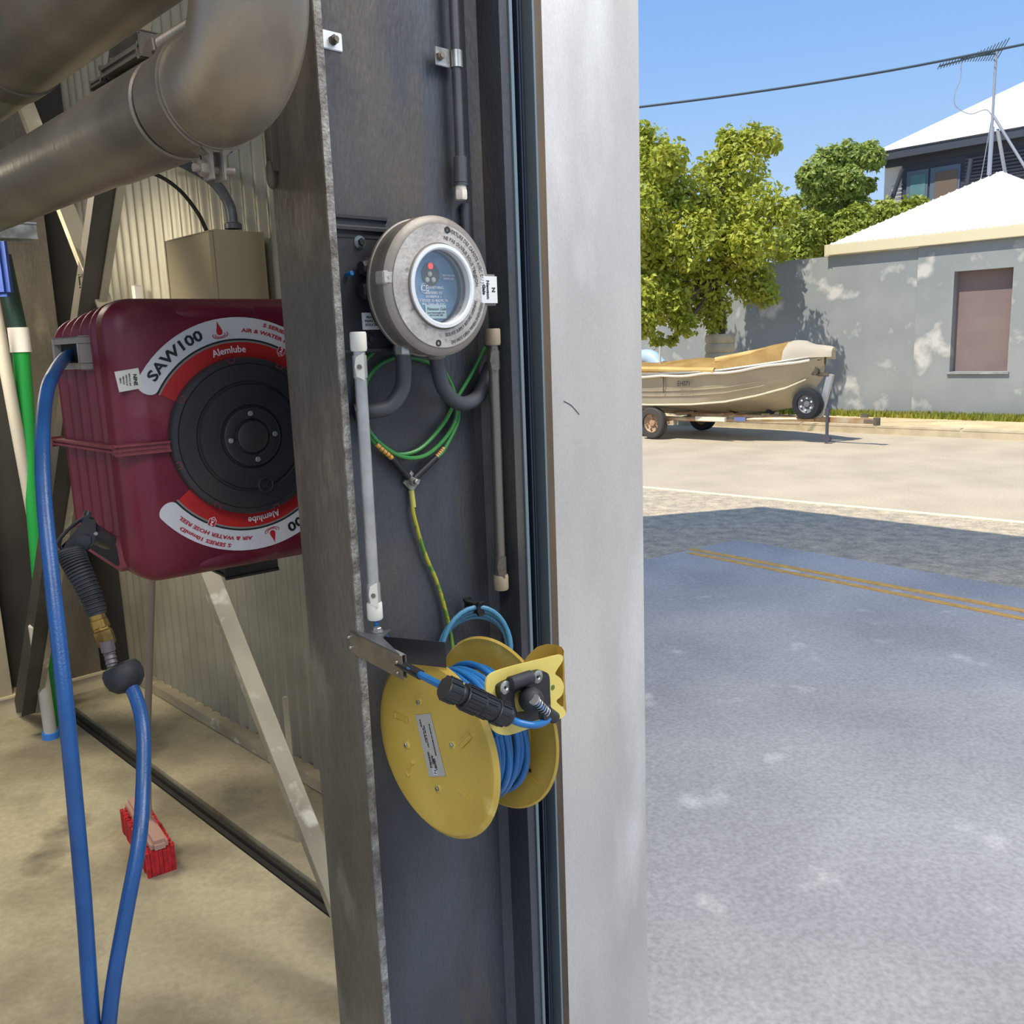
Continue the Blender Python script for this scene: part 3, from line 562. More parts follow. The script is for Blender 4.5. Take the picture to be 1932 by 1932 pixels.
MB().cyl(W(1030, 1342, nC+.030), W(1046, 1354, nC+.028), .0075).build('terminal_nut', m_black, t)
# ================================================================== RED HOSE REEL
UR = V3((.788, .616, 0)); NR = V3((.616, -.788, 0)); P0 = at(465, 822, 1.48); CZ = P0.z
def R(u, n, z): return P0+UR*u+NR*n+Z*z
t = thing('hose_reel', R(0, -.12, -.225), 'dark red retractable hose reel mounted behind the column', 'hose reel')
def rrect(hw, hh, r, n, m=8):
    out = []
    for cx, cy, a0 in ((hw-r, hh-r, 0), (-hw+r, hh-r, 90), (-hw+r, -hh+r, 180), (hw-r, -hh+r, 270)):
        for i in range(m+1): a = math.radians(a0+90*i/m); out.append(R(cx+r*math.cos(a), n, cy+r*math.sin(a)))
    return out
rows = []; nn = 84
HW, HH = .226, .221
for i in range(nn+1):
    n = -.262+.262*i/nn
    if n > -.032:
        q_ = (n+.032)/.032; ins = .034*(1-math.sqrt(max(0, 1-q_*q_)))
    else: ins = 0
    rip = .0125*(1-abs(math.sin((n+.262)/.0412*math.pi))**.75) if n < -.056 else 0
    tp = .022*max(0, (-n-.06)/.2)
    rows.append(rrect(HW-.032*(1+n/.285)-ins-rip, HH-ins-rip*.9-tp, .045, n))
rows.append(rrect(HW-.067, HH-.038, .04, .0005))
rows.append(rrect(.15, .15, .10, .0005)); rows.append(rrect(.02, .02, .015, .0005))
b_ = MB(); b_.grid(rows, closed=True); b_.grid([rows[0], [R(0, -.262, 0)]*36], closed=True)
b_.build('casing', m_red, t, ang=60)
TN = (NR*.285+UR*.032).normalized(); TU = (UR*.285-NR*.032).normalized()
MB().box(R(-HW+.014, -.131, -.004), (.012, .280, .010), TU, TN, bev=.0035).box(R(-HW+.060, .004, -.004), (.080, .010, .010), UR, NR, bev=.0035).box(R(-HW+.060, .004, -.0045), (.065, .013, .003), UR, NR).build('seam_flange', m_redrim, t)
# raised bulges at the top and bottom of the face
for z_ in (.190, -.192):
    MB().ball(R(-.03, -.019, z_*1.04), (.10, .022, .018), UR, NR).build('moulded_bulge', m_red, t)
DC = R(0, .001, 0); RD = .127
dk = MB().lathe(DC, NR, [(RD, -.004), (RD, .016), (RD*.985, .019), (RD*.93, .020), (RD*.92, .0185), (RD*.915, .020), (RD*.71, .0215), (RD*.695, .019), (RD*.67, .019), (RD*.66, .0225), (RD*.41, .0235), (RD*.395, .020), (RD*.375, .020), (RD*.37, .026), (RD*.35, .027), (RD*.235, .026), (RD*.22, .022), (RD*.205, .0225), (RD*.20, .027), (RD*.17, .0285), (.0001, .0285)], 90, cap=False).build('drum_cover', m_disc, t)
for an in (92, 2, 185, 277):
    a = math.radians(an); c = DC+(UR*math.cos(a)+Z*math.sin(a))*RD*.295+NR*.0268
    MB().lathe(c, NR, [(.0042, -.002), (.0042, .001), (.0035, .0018)], 16).build('screw', m_alu, dk)
    c2_ = DC+(UR*math.cos(a)+Z*math.sin(a))*RD*.235+NR*.0262; MB().box(c2_, (.012, .002, .0012), UR*math.cos(a)+Z*math.sin(a), NR.cross(UR*math.cos(a)+Z*math.sin(a))).build('spoke', m_black, dk)
pc_ = DC+(UR*math.cos(math.radians(-79))+Z*math.sin(math.radians(-79)))*RD*.65+NR*.0225
pr = MB().lathe(pc_, NR, [(.0135, -.002), (.0135, .002), (.0118, .0025), (.0105, .002), (.0105, .0005), (.0001, .0003)], 28).build('lock_port', m_disc, dk)
for k in range(4):
    a = math.radians(45+90*k); d = UR*math.cos(a)+Z*math.sin(a); MB().box(pc_+d*.006+NR*.0018, (.010, .0025, .002), d, NR.cross(d)).build('spoke', m_disc, dk)
MB().lathe(pc_+NR*.001, NR, [(.003, 0), (.003, .003)], 12).build('port_hub', m_disc, dk)
for an in (100, 62, 148, 196, 238, 285, 320):
    a = math.radians(an); d = UR*math.cos(a)+Z*math.sin(a); tt = NR.cross(d)
    c = DC+d*RD*.955+NR*.0200; MB().box(c, (.0015, .010, .0008), d, tt).box(c+tt*.005+d*.003, (.007, .0015, .0008), d, tt).box(c-tt*.005+d*.003, (.007, .0015, .0008), d, tt).build('clip_slot', m_redrim, dk)
# stickers
SO = R(0, .0012, 0)
for base_a in (0, math.pi):
    a0, a1 = math.radians(38)+base_a, math.radians(149)+base_a
    s_ = ring_sector(MB(), SO, UR, Z, RD*1.235, RD*1.50, a0, a1, .0003)
    for e_ in (a0, a1):                           # rounded sticker end
        c = SO+(UR*math.cos(e_)+Z*math.sin(e_))*RD*1.3675+NR*.0003; d = (UR*math.cos(e_)+Z*math.sin(e_)); tt = NR.cross(d)*(1 if e_ == a1 else -1)
        pts = [c+d*(RD*.1325*math.cos(x))+tt*(RD*.10*math.sin(x)) for x in [math.pi*i/12 for i in range(13)]]
        s_.quad(*(pts if e_ == a1 else pts[::-1]))
    st = s_.build('sticker', m_stk, t, flat=True)
    ring_sector(MB(), SO, UR, Z, RD*1.212, RD*1.235, a0-.03, a1+.03, .0006).build('sticker_line', m_ink, st, flat=True)
    ring_sector(MB(), SO, UR, Z, RD*1.19, RD*1.212, a0-.03, a1+.03, .0006).build('sticker_line', m_hgrey, st, flat=True)
    ring_sector(MB(), SO, UR, Z, RD*.99, RD*1.19, a0-.02, a1+.02, .0007).build('red_band', m_stkred, st, flat=True)
    so = SO+NR*.0010; ca = math.radians
    text('SAW100', .0225, so, UR, Z, m_ink, st, arc=(RD*1.365, ca(127.5)+base_a, 1), sx=1.32, bold=.0006)
    text('Alemlube', .0155, so, UR, Z, m_inkwhite, st, arc=(RD*1.10, ca(97)+base_a, 1), sx=.95, bold=.0002)
    text('S SERIES 10mmID', .0085, so, UR, Z, m_inkred, st, arc=(RD*1.435, ca(62)+base_a, 1), sx=1.45, bold=.0002, shear=.1)
    text('AIR & WATER HOSE REEL', .0085, so, UR, Z, m_inkred, st, arc=(RD*1.335, ca(66)+base_a, 1), sx=1.35, bold=.0002, shear=.1)
    a = ca(100)+base_a; d = UR*math.cos(a)+Z*math.sin(a); x_ = -NR.cross(d); c = SO+d*RD*1.36+NR*.0008
    drop = [c+x_*p_[0]+d*p_[1] for p_ in ((0, .015), (.0012, .010), (.0035, .003), (.005, -.001), (.0045, -.005), (.0022, -.007), (0, -.0075), (-.0022, -.007), (-.0045, -.005), (-.005, -.001), (-.0035, .003), (-.0012, .010))]
    MB().quad(*drop).build('drop_logo', m_inkred, st, flat=True)
    for rr in (.008, .0125):
        pts = [c-d*.007+x_*(rr*math.cos(w))+d*(rr*.42*math.sin(w)) for w in [math.radians(v) for v in range(150, 391, 12)]]
        MB().tube(pts, .0006, 5, sub=0).build('ripple_logo', m_inkred, st)
    a = ca(62)+base_a; d = UR*math.cos(a)+Z*math.sin(a); x_ = -NR.cross(d); c = SO+d*RD*1.19+NR*.0012
    MB().quad(*[c+x_*u+d*v for u, v in ((-.0065, .008), (.0065, .008), (.0065, -.004), (0, -.009), (-.0065, -.004))]).build('shield', m_stk, st, flat=True)
    MB().quad(*[c+x_*u*.86+d*v*.86+NR*.0002 for u, v in ((-.0065, .008), (.0065, .008), (.0065, -.004), (0, -.009), (-.0065, -.004))]).build('shield', m_inkred, st, flat=True)
    text('2', .010, c+d*.002+NR*.0006, x_, d, m_inkwhite, st, bold=.0003); text('YEAR', .0035, c-d*.004+NR*.0006, x_, d, m_inkwhite, st)
# service tag
TC = onpl(243, 717, R(-.17, .0, 0)+NR*.0012, NR)
tg = MB().box(TC, (.034, .030, .001), (UR+Z*.12).normalized(), (Z-UR*.12).normalized(), bev=.0004, seg=1).build('service_tag', m_ivory, t)
text('NINE', .0075, TC+UR*.009+NR*.001, Z*-1, UR, m_ink, tg, bold=.0002)
for i in range(4): text('SERVICE NO '[:11-i*2], .0034, TC+UR*(.001-.0045*i)+NR*.001, Z*-1, UR, m_ink, tg)
# hose slot frame and gun slot
def S(n, z, o=0.0): return R(-HW+.032*(1+n/.285)-o, n, z-CZ)
p_a = onpl(135, 667, S(-.1, 0, .004), TU); nS = (p_a-P0).dot(NR); zS = p_a.z
def frame(name, nc, zc, w, h, b, mm, dep, o, par=t):
    m_ = MB()
    for dn, dz, a_, c_ in ((0, h/2-b/2, w, b), (0, -h/2+b/2, w, b), (w/2-b/2, 0, b, h-2*b), (-w/2+b/2, 0, b, h-2*b)): m_.box(S(nc+dn, zc+dz, o), (dep, a_, c_), TU, TN, bev=.0015, seg=1)
    return m_.build(name, mm, par)
print('slot', nS, zS)
fm = frame('hose_outlet', nS, zS, .118, .050, .010, m_hgrey, .016, .003)
MB().box(S(nS, zS, -.001), (.006, .100, .034), TU, TN).build('outlet_opening', m_blackm, fm)
p_b = onpl(185, 1030, S(-.1, 0, .003), TU); nG = (p_b-P0).dot(NR); zG = p_b.z; print('gun', nG, zG)
fm = MB().prism([S(nG+dn, zG+dz, .0045) for dn, dz in ((-.085, .020), (-.075, .030), (.080, .024), (.092, .010), (.098, -.022), (.088, -.030), (-.06, -.012), (-.085, -.004))], UR*.010).build('holster_rim', m_redrim, t)
MB().prism([S(nG+dn, zG+dz, .0052) for dn, dz in ((-.078, .015), (-.070, .023), (.076, .018), (.084, .008), (.088, -.018), (.080, -.022), (-.055, -.006))], UR*.008).build('holster_opening', m_blackm, fm)
MB().box(R(.02, -.16, -.235), (.09, .16, .03), UR, NR, bev=.004).build('lower_bracket', m_braced, t)
MB().box(R(.215, -.13, 0), (.06, .05, .16), UR, NR).build('mounting_bracket', m_braced, t)
# ---- blue hose
exitp = S(nS-.01, zS-.004, -.02)
t = thing('air_hose', at(190, 1940, 1.0), 'blue rubber air hose looping down from the hose reel to the spray gun', 'hose')
mid1 = at(128, 672, (S(nS, 0).y)-.01)
hp = [exitp, mid1, at(101, 706, 1.30), at(86, 752, 1.24), at(80, 840, 1.17), at(84, 950, 1.12), at(97, 1080, 1.08), at(110, 1200, 1.05), at(125, 1340, 1.02), at(142, 1520, 1.0), at(158, 1700, .985), at(172, 1900, .975),
      at(182, 2010, .97), at(192, 2030, .97), at(202, 1960, .975), at(215, 1850, .985), at(238, 1720, 1.01), at(262, 1590, 1.05), at(270, 1480, 1.10), at(270, 1380, 1.14), at(258, 1320, 1.17), at(236, 1275, 1.19)]
MB().tube(hp, .0094, 18, sub=8).build('hose', m_blueh, t)
bc_ = at(234, 1276, 1.19); bx = (at(270, 1258, 1.19)-at(198, 1290, 1.19)).normalized(); bz = bx.cross(fw).normalized()*-1
if bz.z < 0: bz = -bz
b_ = MB(); b_.lathe(bc_-bz*.0225, bz, [(.006, 0), (.016, .003), (.0245, .012), (.0268, .022), (.0262, .032), (.0225, .039), (.013, .0415), (.006, .042)], 30); b_.build('hose_stopper', m_rubber, t, label='black rubber stopper ball')
# ---- spray gun
t = thing('spray_gun', at(190, 1200, 1.21), 'black ribbed-grip spray gun with brass fitting holstered in the hose reel', 'spray gun')
G_ = lambda x, y, d=1.22: at(x, y, d)
MB().cyl(G_(212, 1258, 1.195), G_(203, 1218, 1.205), .0072).cyl(G_(205, 1228, 1.2), G_(200, 1208, 1.2), .0095).build('hose_tail', mat('tail_grey', (112, 104, 104), .5, .5), t)
for i in range(4):
    p_ = G_(211, 1252, 1.195).lerp(G_(203, 1218, 1.205), i/4); MB().lathe(p_, G_(203, 1218, 1.205)-G_(212, 1258, 1.195), [(.0082, 0), (.0074, .004)], 18).build('tail_barb', mat('tail_grey', (112, 104, 104), .5, .5), t)
MB().lathe(G_(203, 1217, 1.205), G_(190, 1180, 1.21)-G_(203, 1217, 1.205), [(.0115, 0), (.0130, .002), (.0130, .020), (.0110, .022), (.0105, .030)], 6).build('brass_nut', m_brass, t)
MB().lathe(G_(192, 1186, 1.21), G_(180, 1152, 1.215)-G_(192, 1186, 1.21), [(.0105, 0), (.0118, .001), (.0118, .012), (.0105, .013), (.011, .024)], 20).build('swivel', m_brass, t)
gp = [G_(184, 1160, 1.215), G_(170, 1120, 1.22), G_(153, 1085, 1.225), G_(140, 1058, 1.23), G_(134, 1038, 1.235)]
pts = spline(gp, 5); n = len(pts)
MB().tube(pts, lambda f: .0125+.0055*f, 16, sub=0).build('grip_core', m_rubber, t)
for i in range(1, 21):
    p_ = pts[0]; f = i/21*(n-1); k = int(f); a_ = pts[k].lerp(pts[min(k+1, n-1)], f-k); d = (pts[min(k+1, n-1)]-pts[k-1 if k else 0]).normalized(); r = .0140+.0062*i/21
    MB().lathe(a_, d, [(r-.002, -.0026), (r, -.0014), (r, .0008), (r-.002, .002)], 18).build('grip_ring', m_rubber, t)
bodyl = [(112, 1050), (108, 1036), (116, 1030), (130, 1024), (142, 1010), (152, 988), (160, 974), (168, 970), (176, 984), (186, 996), (188, 1008), (176, 1028), (160, 1046), (146, 1050), (128, 1046)]
gn = (G_(150, 1010, 1.235)-CAM).normalized()
MB().prism([G_(x, y, 1.235) for x, y in bodyl], gn*.024, bev=.004).build('gun_body', m_black, t)
MB().prism([G_(x, y, 1.233) for x, y in [(140, 1028), (148, 1012), (160, 1006), (172, 1012), (174, 1024), (160, 1042), (146, 1044)]], gn*.006, bev=.0015).build('side_badge', m_rubber, t)
MB().tube([G_(112, 1040, 1.236), G_(107, 1026, 1.24), G_(128, 1000, 1.25), G_(150, 982, 1.25), G_(163, 975, 1.25)], .0026, 10).build('trigger_loop', m_black, t)
MB().cyl(G_(170, 1003, 1.245), G_(205, 1022, 1.29), .014, .012).cyl(G_(160, 985, 1.25), G_(166, 966, 1.26), .006, .005).build('nozzle', m_black, t)
MB().lathe(G_(181, 1007, 1.228), -gn, [(.003, -.003), (.003, .001), (.002, .002)], 12).build('body_screw', m_zinc, t)
# ================================================================== PIPES
AP = -.227
def pipe_pt(b, z=1.736): return P(AP, b, z)
EB = .234
t = thing('exhaust_pipe', P(AP, -.6, 1.68), 'lower smoky steel pipe with a clamped elbow turning upward', 'pipe')
MB().cyl(pipe_pt(-2.4), pipe_pt(-.02), .0455, seg=48).build('straight_pipe', m_exh, t)
MB().lathe(pipe_pt(-.083), N, [(.0455, 0), (.0475, .001), (.0475, .164), (.0455, .166)], 48).build('sleeve', m_exh, t)
MB().lathe(pipe_pt(.083), N, [(.0445, 0), (.0445, .008)], 48).build('gasket', m_blackm, t)
MB().lathe(pipe_pt(.0905), N, [(.046, 0), (.0475, .001), (.0475, .036), (.0500, .038), (.0500, .064), (.0470, .065)], 48).build('flared_collar', m_exhd, t)
MB().lathe(pipe_pt(.134), N, [(.0500, 0), (.0520, .0005), (.0520, .017), (.0500, .0175)], 48).build('clamp_band', m_exhd, t)
lug = pipe_pt(.134)+Z*.006
for s_ in (-1, 1):
    MB().prism([lug-Z*.054+U*s_*.004, lug-Z*.082+U*s_*.004, lug-Z*.082+U*s_*.0075, lug-Z*.060+U*s_*.0075, lug-Z*.056+U*s_*.016, lug-Z*.053+U*s_*.016], N*.019-N*.0, bev=.001).build('clamp_ear', m_ear, t)
b_ = MB(); bolt(b_, lug-Z*.072-U*.0075+N*.009, -U, .0075, .007); b_.cyl(lug-Z*.072+U*.02+N*.009, lug-Z*.072-U*.02+N*.009, .0038); b_.build('clamp_bolt', m_ear, t)
# elbow
er = .066; el = []
for i in range(17):
    a = math.pi/2*i/16; el.append(P(AP, EB-er+er*math.sin(a), 1.736+er-er*math.cos(a)))
el = [pipe_pt(.142)] + el + [P(AP, EB, 2.0), P(AP, EB, 2.6)]
MB().tube(el, .0488, 48, sub=0).build('elbow', m_exh, t)
# lever latch on top of the sleeve
lt = MB(); tilt = N
LB = pipe_pt(-.045)+Z*.054-U*.006
lt.box(LB+N*.055, (.030, .095, .010), U, N, bev=.003).box(LB+N*.060+Z*.007, (.022, .070, .006), U, N, bev=.002).box(LB+N*.11+Z*.004, (.034, .006, .022), U, N, bev=.001).box(LB-N*.01-Z*.002, (.022, .05, .006), U, N, bev=.002)
lt.build('lever_latch', m_exhd, t)
MB().cyl(LB+N*.105+Z*.004, LB+N*.20+Z*.004, .0065).build('threaded_rod', m_exhd, t)
for i in range(22): MB().lathe(LB+N*(.112+.004*i)+Z*.004, N, [(.0065, 0), (.0078, .0012), (.0065, .0024)], 12).build('thread', m_exhd, t)
b_ = MB(); bolt(b_, LB+N*.113+Z*.004, N, .011, .007); b_.build('rod_nut', m_exhd, t)
t = thing('exhaust_pipe', P(-.30, -.6, 1.83), 'upper sooty steel pipe running across the top left corner', 'pipe')
MB().cyl(P(-.227, -2.4, 1.894), P(-.227, .9, 1.894), .056, seg=48).build('straight_pipe', m_exh, t)
MB().lathe(P(-.227, -.40, 1.894), N, [(.0560, 0), (.0585, .001), (.0585, .05), (.0560, .051)], 48).build('joint_band', m_exhd, t)
# ================================================================== BAY INTERIOR
PA = .36
t = thing('diagonal_brace', onu(600, 1500, PA), 'pale steel diagonal brace, its light painted in, descending to the column base', 'brace')
def strip(name, pts, m_, th, par, nrm=U): return MB().prism(pts, nrm*th).build(name, m_, par)
tl, tr_, bl, br = onu(30, 190, PA), onu(88, 140, PA), onu(600, 1700, PA), onu(640, 1480, PA)
dirA = (onu(585, 1500, PA)-onu(60, 190, PA)).normalized()
pa0 = onu(60, 190, PA)-dirA*.3; pa1 = onu(572, 1500, PA)+dirA*.7; sA = U.cross(dirA).normalized()
MB().prism([pa0-sA*.0, pa0+sA*.11, pa1+sA*.11, pa1-sA*.0], U*.006).build('web_plate', m_brace, t)  # paler tone carries the light falling on this brace
MB().prism([pa0, pa0-U*.04, pa1-U*.04, pa1], sA*.006).build('side_leg', m_brace, t)
t = thing('diagonal_brace', onu(45, 1340, PA), 'dark steel diagonal brace, its shade painted in, rising behind the blue hose', 'brace')
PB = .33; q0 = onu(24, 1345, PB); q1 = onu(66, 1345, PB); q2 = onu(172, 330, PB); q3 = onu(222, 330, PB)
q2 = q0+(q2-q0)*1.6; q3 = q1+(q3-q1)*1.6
MB().prism([q0, q1, q3, q2], U*.006).build('web_plate', m_braced, t)  # darker copy of the brace steel, shade of its facing in the colour
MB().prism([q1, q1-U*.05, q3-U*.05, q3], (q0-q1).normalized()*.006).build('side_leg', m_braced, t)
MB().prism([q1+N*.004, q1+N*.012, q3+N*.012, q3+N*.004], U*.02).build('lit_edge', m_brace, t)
gb_ = onu(150, 535, PB-.02)
MB().box(onu(158, 530, PB-.03), (.012, .03, .03), U, N, bev=.003).build('brace_bolt', m_braced, t)
# far column
t = thing('steel_column', P(.15, -3.15, 0), 'grey steel column at the far left corner of the bay', 'column')
MB().box(P(.02, -3.10, 2.2), (.012, .16, 4.3), U, N).build('flange', m_flange, t); MB().box(P(-.14, -3.12, 2.2), (.30, .01, 4.3), U, N).build('web', mat('column_pale', (150, 148, 136), .45, .4, c2=(116, 114, 104), sc_=5), t); MB().box(P(-.3, -3.10, 2.2), (.012, .16, 4.3), U, N).build('flange', m_flange, t)
MB().box(P(-.14, -3.06, .03), (.42, .26, .03), U, N, bev=.003).build('base_plate', m_brace, t)
# enclosure
ea = .66
t = thing('wall_enclosure', onu(402, 560, ea), 'beige electrical enclosure on the corrugated wall above the hose reel', 'electrical box')
e_c = onu(402, 432, ea); _, be, ze = abz(e_c); _, b2, _ = abz(onu(493, 432, ea)); e_l = onpl(315, 437, e_c, N); ael = abz(e_l)[0]
print('encl', be, b2, ael, ze)
bl_ = abz(onu(315, 445, ea))[1]; b2 = bl_
MB().prism([P(ea, be, ze), P(ea, bl_, ze), P(ea, bl_, ze-.34), P(ea, be, ze-.34)], U*.165).build('box_body', m_enc, t)
MB().box(P(ea-.006, (be+b2)/2, ze-.17), (.010, abs(b2-be)-.012, .33), U, N, bev=.002).build('box_door', m_enc, t)
MB().box(P(ea-.014, be-.18, ze-.22), (.008, .014, .06), U, N, bev=.001).build('door_latch', m_whitewall, t)
ba = onu(440, 428, ea+.08)
MB().lathe(ba-Z*.006, Z, [(.026, 0), (.026, .014), (.020, .018)], 20).build('hose_gland', m_conduit, t)
MB().tube([onu(440, 425, ea+.08), onu(432, 385, ea+.08), onu(405, 345, ea+.08), onu(365, 318, ea+.08), onu(320, 300, ea+.08), onu(260, 300, ea+.08)], .016, 14).build('flexible_conduit', m_conduit, None, 'fat grey conduit arching into the top of the beige enclosure', 'conduit')
MB().tube([onu(390, 436, ea+.04), onu(372, 400, ea+.04), onu(338, 358, ea+.04), onu(296, 330, ea+.04), onu(250, 318, ea+.04)], .0062, 10).build('black_cable', m_blackm, None, 'thin black cable arching into the beige enclosure', 'cable')
MB().box(onu(258, 552, .80), (.02, .03, .05), U, N, bev=.002).build('wall_label', m_whitewall, None, 'small white plate fixed to the corrugated wall left of the enclosure', 'plate')
# conduits near the column back
for x0, x1, r, lb, mm in ((520, 560, .010, 'grey steel conduit on the wall just left of the column, left of a pair', m_conduit), (556, 590, .012, 'grey steel conduit on the wall just left of the column, right of a pair', m_brace)):
    A_ = onu(x0, 330, .72); B_ = onu(x1, 1200, .72); A_ = P(.80, abz(B_)[1], 3.6); B_ = P(.80, abz(B_)[1], .3)
    MB().cyl(A_, B_, r).build('wall_conduit', mm, None, lb, 'conduit')
t = thing('floor_stand', onz(563, 1607), 'short thin steel post standing on the bay floor beside the brace', 'post')
ps = onz(563, 1607); MB().box(ps+Z*.25, (.012, .012, .50), U, N).build('upright', m_brace, t); MB().box(ps+N*.05+Z*.006, (.01, .12, .01), U, N).build('foot', m_braced, t)
MB().tube([onu(585, 900, .03) if False else W(600, 1060, -.135), W(612, 1250, -.135), W(622, 1450, -.135), W(634, 1700, -.135), W(650, 1960, -.135)], .0045, 10).build('thin_cord', m_maroon, None, 'thin brown cord running down the outer face of the column', 'cord')
# broom
t = thing('broom', onz(290, 1650), 'upright broom with red bristles standing on the bay floor', 'broom')
bA = onz(256, 1562); bB = onz(310, 1655); bd_ = (bB-bA).normalized(); bs_ = V3((-bd_.y, bd_.x, 0)); bmid = (bA+bB)/2
head_c = bmid+Z*.095; L_ = (bB-bA).length-.01
MB().box(head_c+bs_*0, (L_, .05, .035), bd_, bs_, bev=.01).build('broom_head', m_pink, t)
b_ = MB()
for i in range(26):
    for j in range(7):
        c = head_c+bd_*((i/25-.5)*L_*.94)+bs_*((j/6-.5)*.05+random.uniform(-.002, .002)); b_.box(c-Z*random.uniform(.048, .054)+bs_*((j/6-.5)*.02), (.0125, .0108, .078), bd_, bs_)
b_.build('bristles', m_bristle, t, kind='stuff', flat=True)
htop = head_c+Z*.03; hnd = at(286, 1105, htop.y+.01)
MB().cyl(htop-Z*.02, htop.lerp(hnd, .18), .019, .015).build('socket', m_pink, t); MB().cyl(htop.lerp(hnd, .15), htop.lerp(hnd, 1.25), .0105).build('handle', mat('handle_grey', (112, 100, 88), .5), t)
# leaning handles
def lean(x0, y0, x1, y1, d1, r, mm, label, ferr=None):
    A = onz(x0, y0); B = at(x1, y1, d1); t = thing('leaning_pole', A, label, 'pole')
    MB().cyl(A+Z*.01, B, r).build('shaft', mm, t)
    if ferr: MB().cyl(A+Z*.0, A.lerp(B, .07), r*1.35, r*1.3).build('end_cap', ferr, t)
    return t
tp = lean(100, 1370, 38, 640, 3.42, .030, m_greenp, 'green pole leaning in the far left corner behind the hose')
cgr = onz(100, 1370).lerp(at(38, 640, 3.42), .97); MB().cyl(cgr, cgr+Z*.09, .036).build('pole_collar', m_whitewall, tp); MB().cyl(cgr+Z*.09, cgr+Z*.35-U*.02, .030).build('upper_sleeve', mat('sleeve_teal', (16, 52, 44), .5), tp)
lean(97, 1394, 66, 1180, 3.36, .024, m_pole, 'white pole with blue end cap standing near the bay corner', mat('cap_blue', (60, 130, 216), .4))
lean(130, 1345, -14, 560, 3.30, .022, m_pole, 'long white pole leaning at the left edge of the bay')
MB().box(at(-8, 500, 3.3), (.09, .05, .22), bev=.015).build('blue_container', mat('blue_plastic', (22, 60, 140), .5), None, 'blue plastic object at the left edge of the bay', 'container')
MB().box(at(15, 436, 2.2), (.10, .06, .03), U, N, bev=.004).build('pipe_bracket', m_zinc, None, 'small zinc bracket under the lower pipe at the left edge', 'bracket')
# junk pile
b_ = MB()
for k in range(26):
    c = onz(145+random.uniform(-14, 45), 1262+random.uniform(-20, 26), .05); r = random.uniform(.015, .05); b_.ball(c, (r*1.8, r, r), su=8, sv=6)
b_.build('debris_heap', mat('debris', (118, 108, 92), .9, c2=(80, 72, 60), sc_=14, bump=.8), None, 'small grey heap of debris at the back corner of the bay', 'debris', kind='stuff')
# ================================================================== STREET: verge, kerb, walls
kd = N; K0 = onz(1932, 830)                               # kerb face line
def kp(t_, s_, z=0.0): return K0-kd*t_+U*s_+Z*z           # t_ leftwards along the kerb, s_ away from the road
kb = slab('kerb', [kp(-3, 0), kp(14, 0), kp(14, .14), kp(-3, .14)], -.05, .10, m_kerb)
for i in range(9):
    MB().box(kp(-1+i*1.2, .07, .095), (1.185, .15, .04), kd, U, bev=.01).build('kerb_stone', m_kerb, kb)
slab('verge', [kp(-4, .13), kp(16, .13), kp(16, 9), kp(-4, 9)], -.02, .11, m_verge)
wb0 = onz(1932, 790, .11)
def wp(t_, s_=0.0, z=0.0): return V3((wb0.x, wb0.y, 0))-kd*t_+U*s_+Z*z
def wt(x, s_=0.0):                                       # distance along the wall for a pixel column
    q = onpl(x, 600, wp(0, s_), U); return -(q-wp(0)).dot(kd)
zt_ = onpl(1932, 449, wp(0), U).z; zl = onpl(1500, 483, wp(0), U).z; print('wall tops', zt_, zl, 't', wt(1500), wt(1730), wt(1210))
ta, tb2 = wt(1730), wt(1470)
wl = MB().prism([wp(ta+.002, -.045, .05), wp(ta+.002, .18, .05), wp(15, .18, .05), wp(15, -.045, .05)], Z*(zl-.12)).build('wall_street', m_wall, None, kind='structure', flat=True)
w0, w1 = wt(1799), wt(1909); zwt = onpl(1799, 513, wp(0), U).z; zwb = onpl(1791, 701, wp(0), U).z
fr_m = MB()
D = .30; zt2 = zt_+.10
for a_, b_, z0, z1 in ((-3, w1, .05, zt2), (w0, ta, .05, zt2), (w1, w0, .05, zwb), (w1, w0, zwt, zt2)):
    fr_m.prism([wp(a_, -.06, z0), wp(a_, .14, z0), wp(b_, .14, z0), wp(b_, -.06, z0)], Z*(z1-z0))
fr_m.build('wall_house', m_wall, None, kind='structure', flat=True)
MB().prism([wp(w1, .10, zwb), wp(w1, .13, zwb), wp(w0, .13, zwb), wp(w0, .10, zwb)], Z*(zwt-zwb)).build('window_1', m_pan, None, kind='structure', flat=True)
MB().box(wp((w0+w1)/2, -.065, zwb-.02), (abs(w0-w1)+.06, .06, .03), kd, U).build('trim_3', m_wall, None, kind='structure')
# low roof (pyramid)
tA = wt(1558, -.12); Apt = wp(tA, -.12, 0); sz = 4.0; zE = zt_+.03
cor = [Apt, Apt+kd*sz, Apt+kd*sz+U*sz, Apt+U*sz]; apx = (cor[0]+cor[2])/2
q = onpl(1884, 323, apx, V3((0, 1, 0))); apx.z = q.z; print('apex', apx, q, prj if False else '')
t = thing('hip_roof', Apt+Z*zE, 'white pyramid roof with cream fascia over the grey street wall', 'roof')
b_ = MB()
for i in range(4): b_.quad(cor[i]+Z*(zE+.16), cor[(i+1) % 4]+Z*(zE+.16), apx)
b_.build('roof_sheet', m_roof, t, flat=True)
for i in range(4):
    a_, c_ = cor[i], cor[(i+1) % 4]; d = (c_-a_).normalized(); MB().box((a_+c_)/2+Z*(zE+.07), ((c_-a_).length+.05, .06, .17), d, V3((-d.y, d.x, 0)), bev=.01).build('fascia', m_fascia, t)
for i in range(2):
    a_, c_ = cor[i*3], cor[i*3+1 if i == 0 else 0]
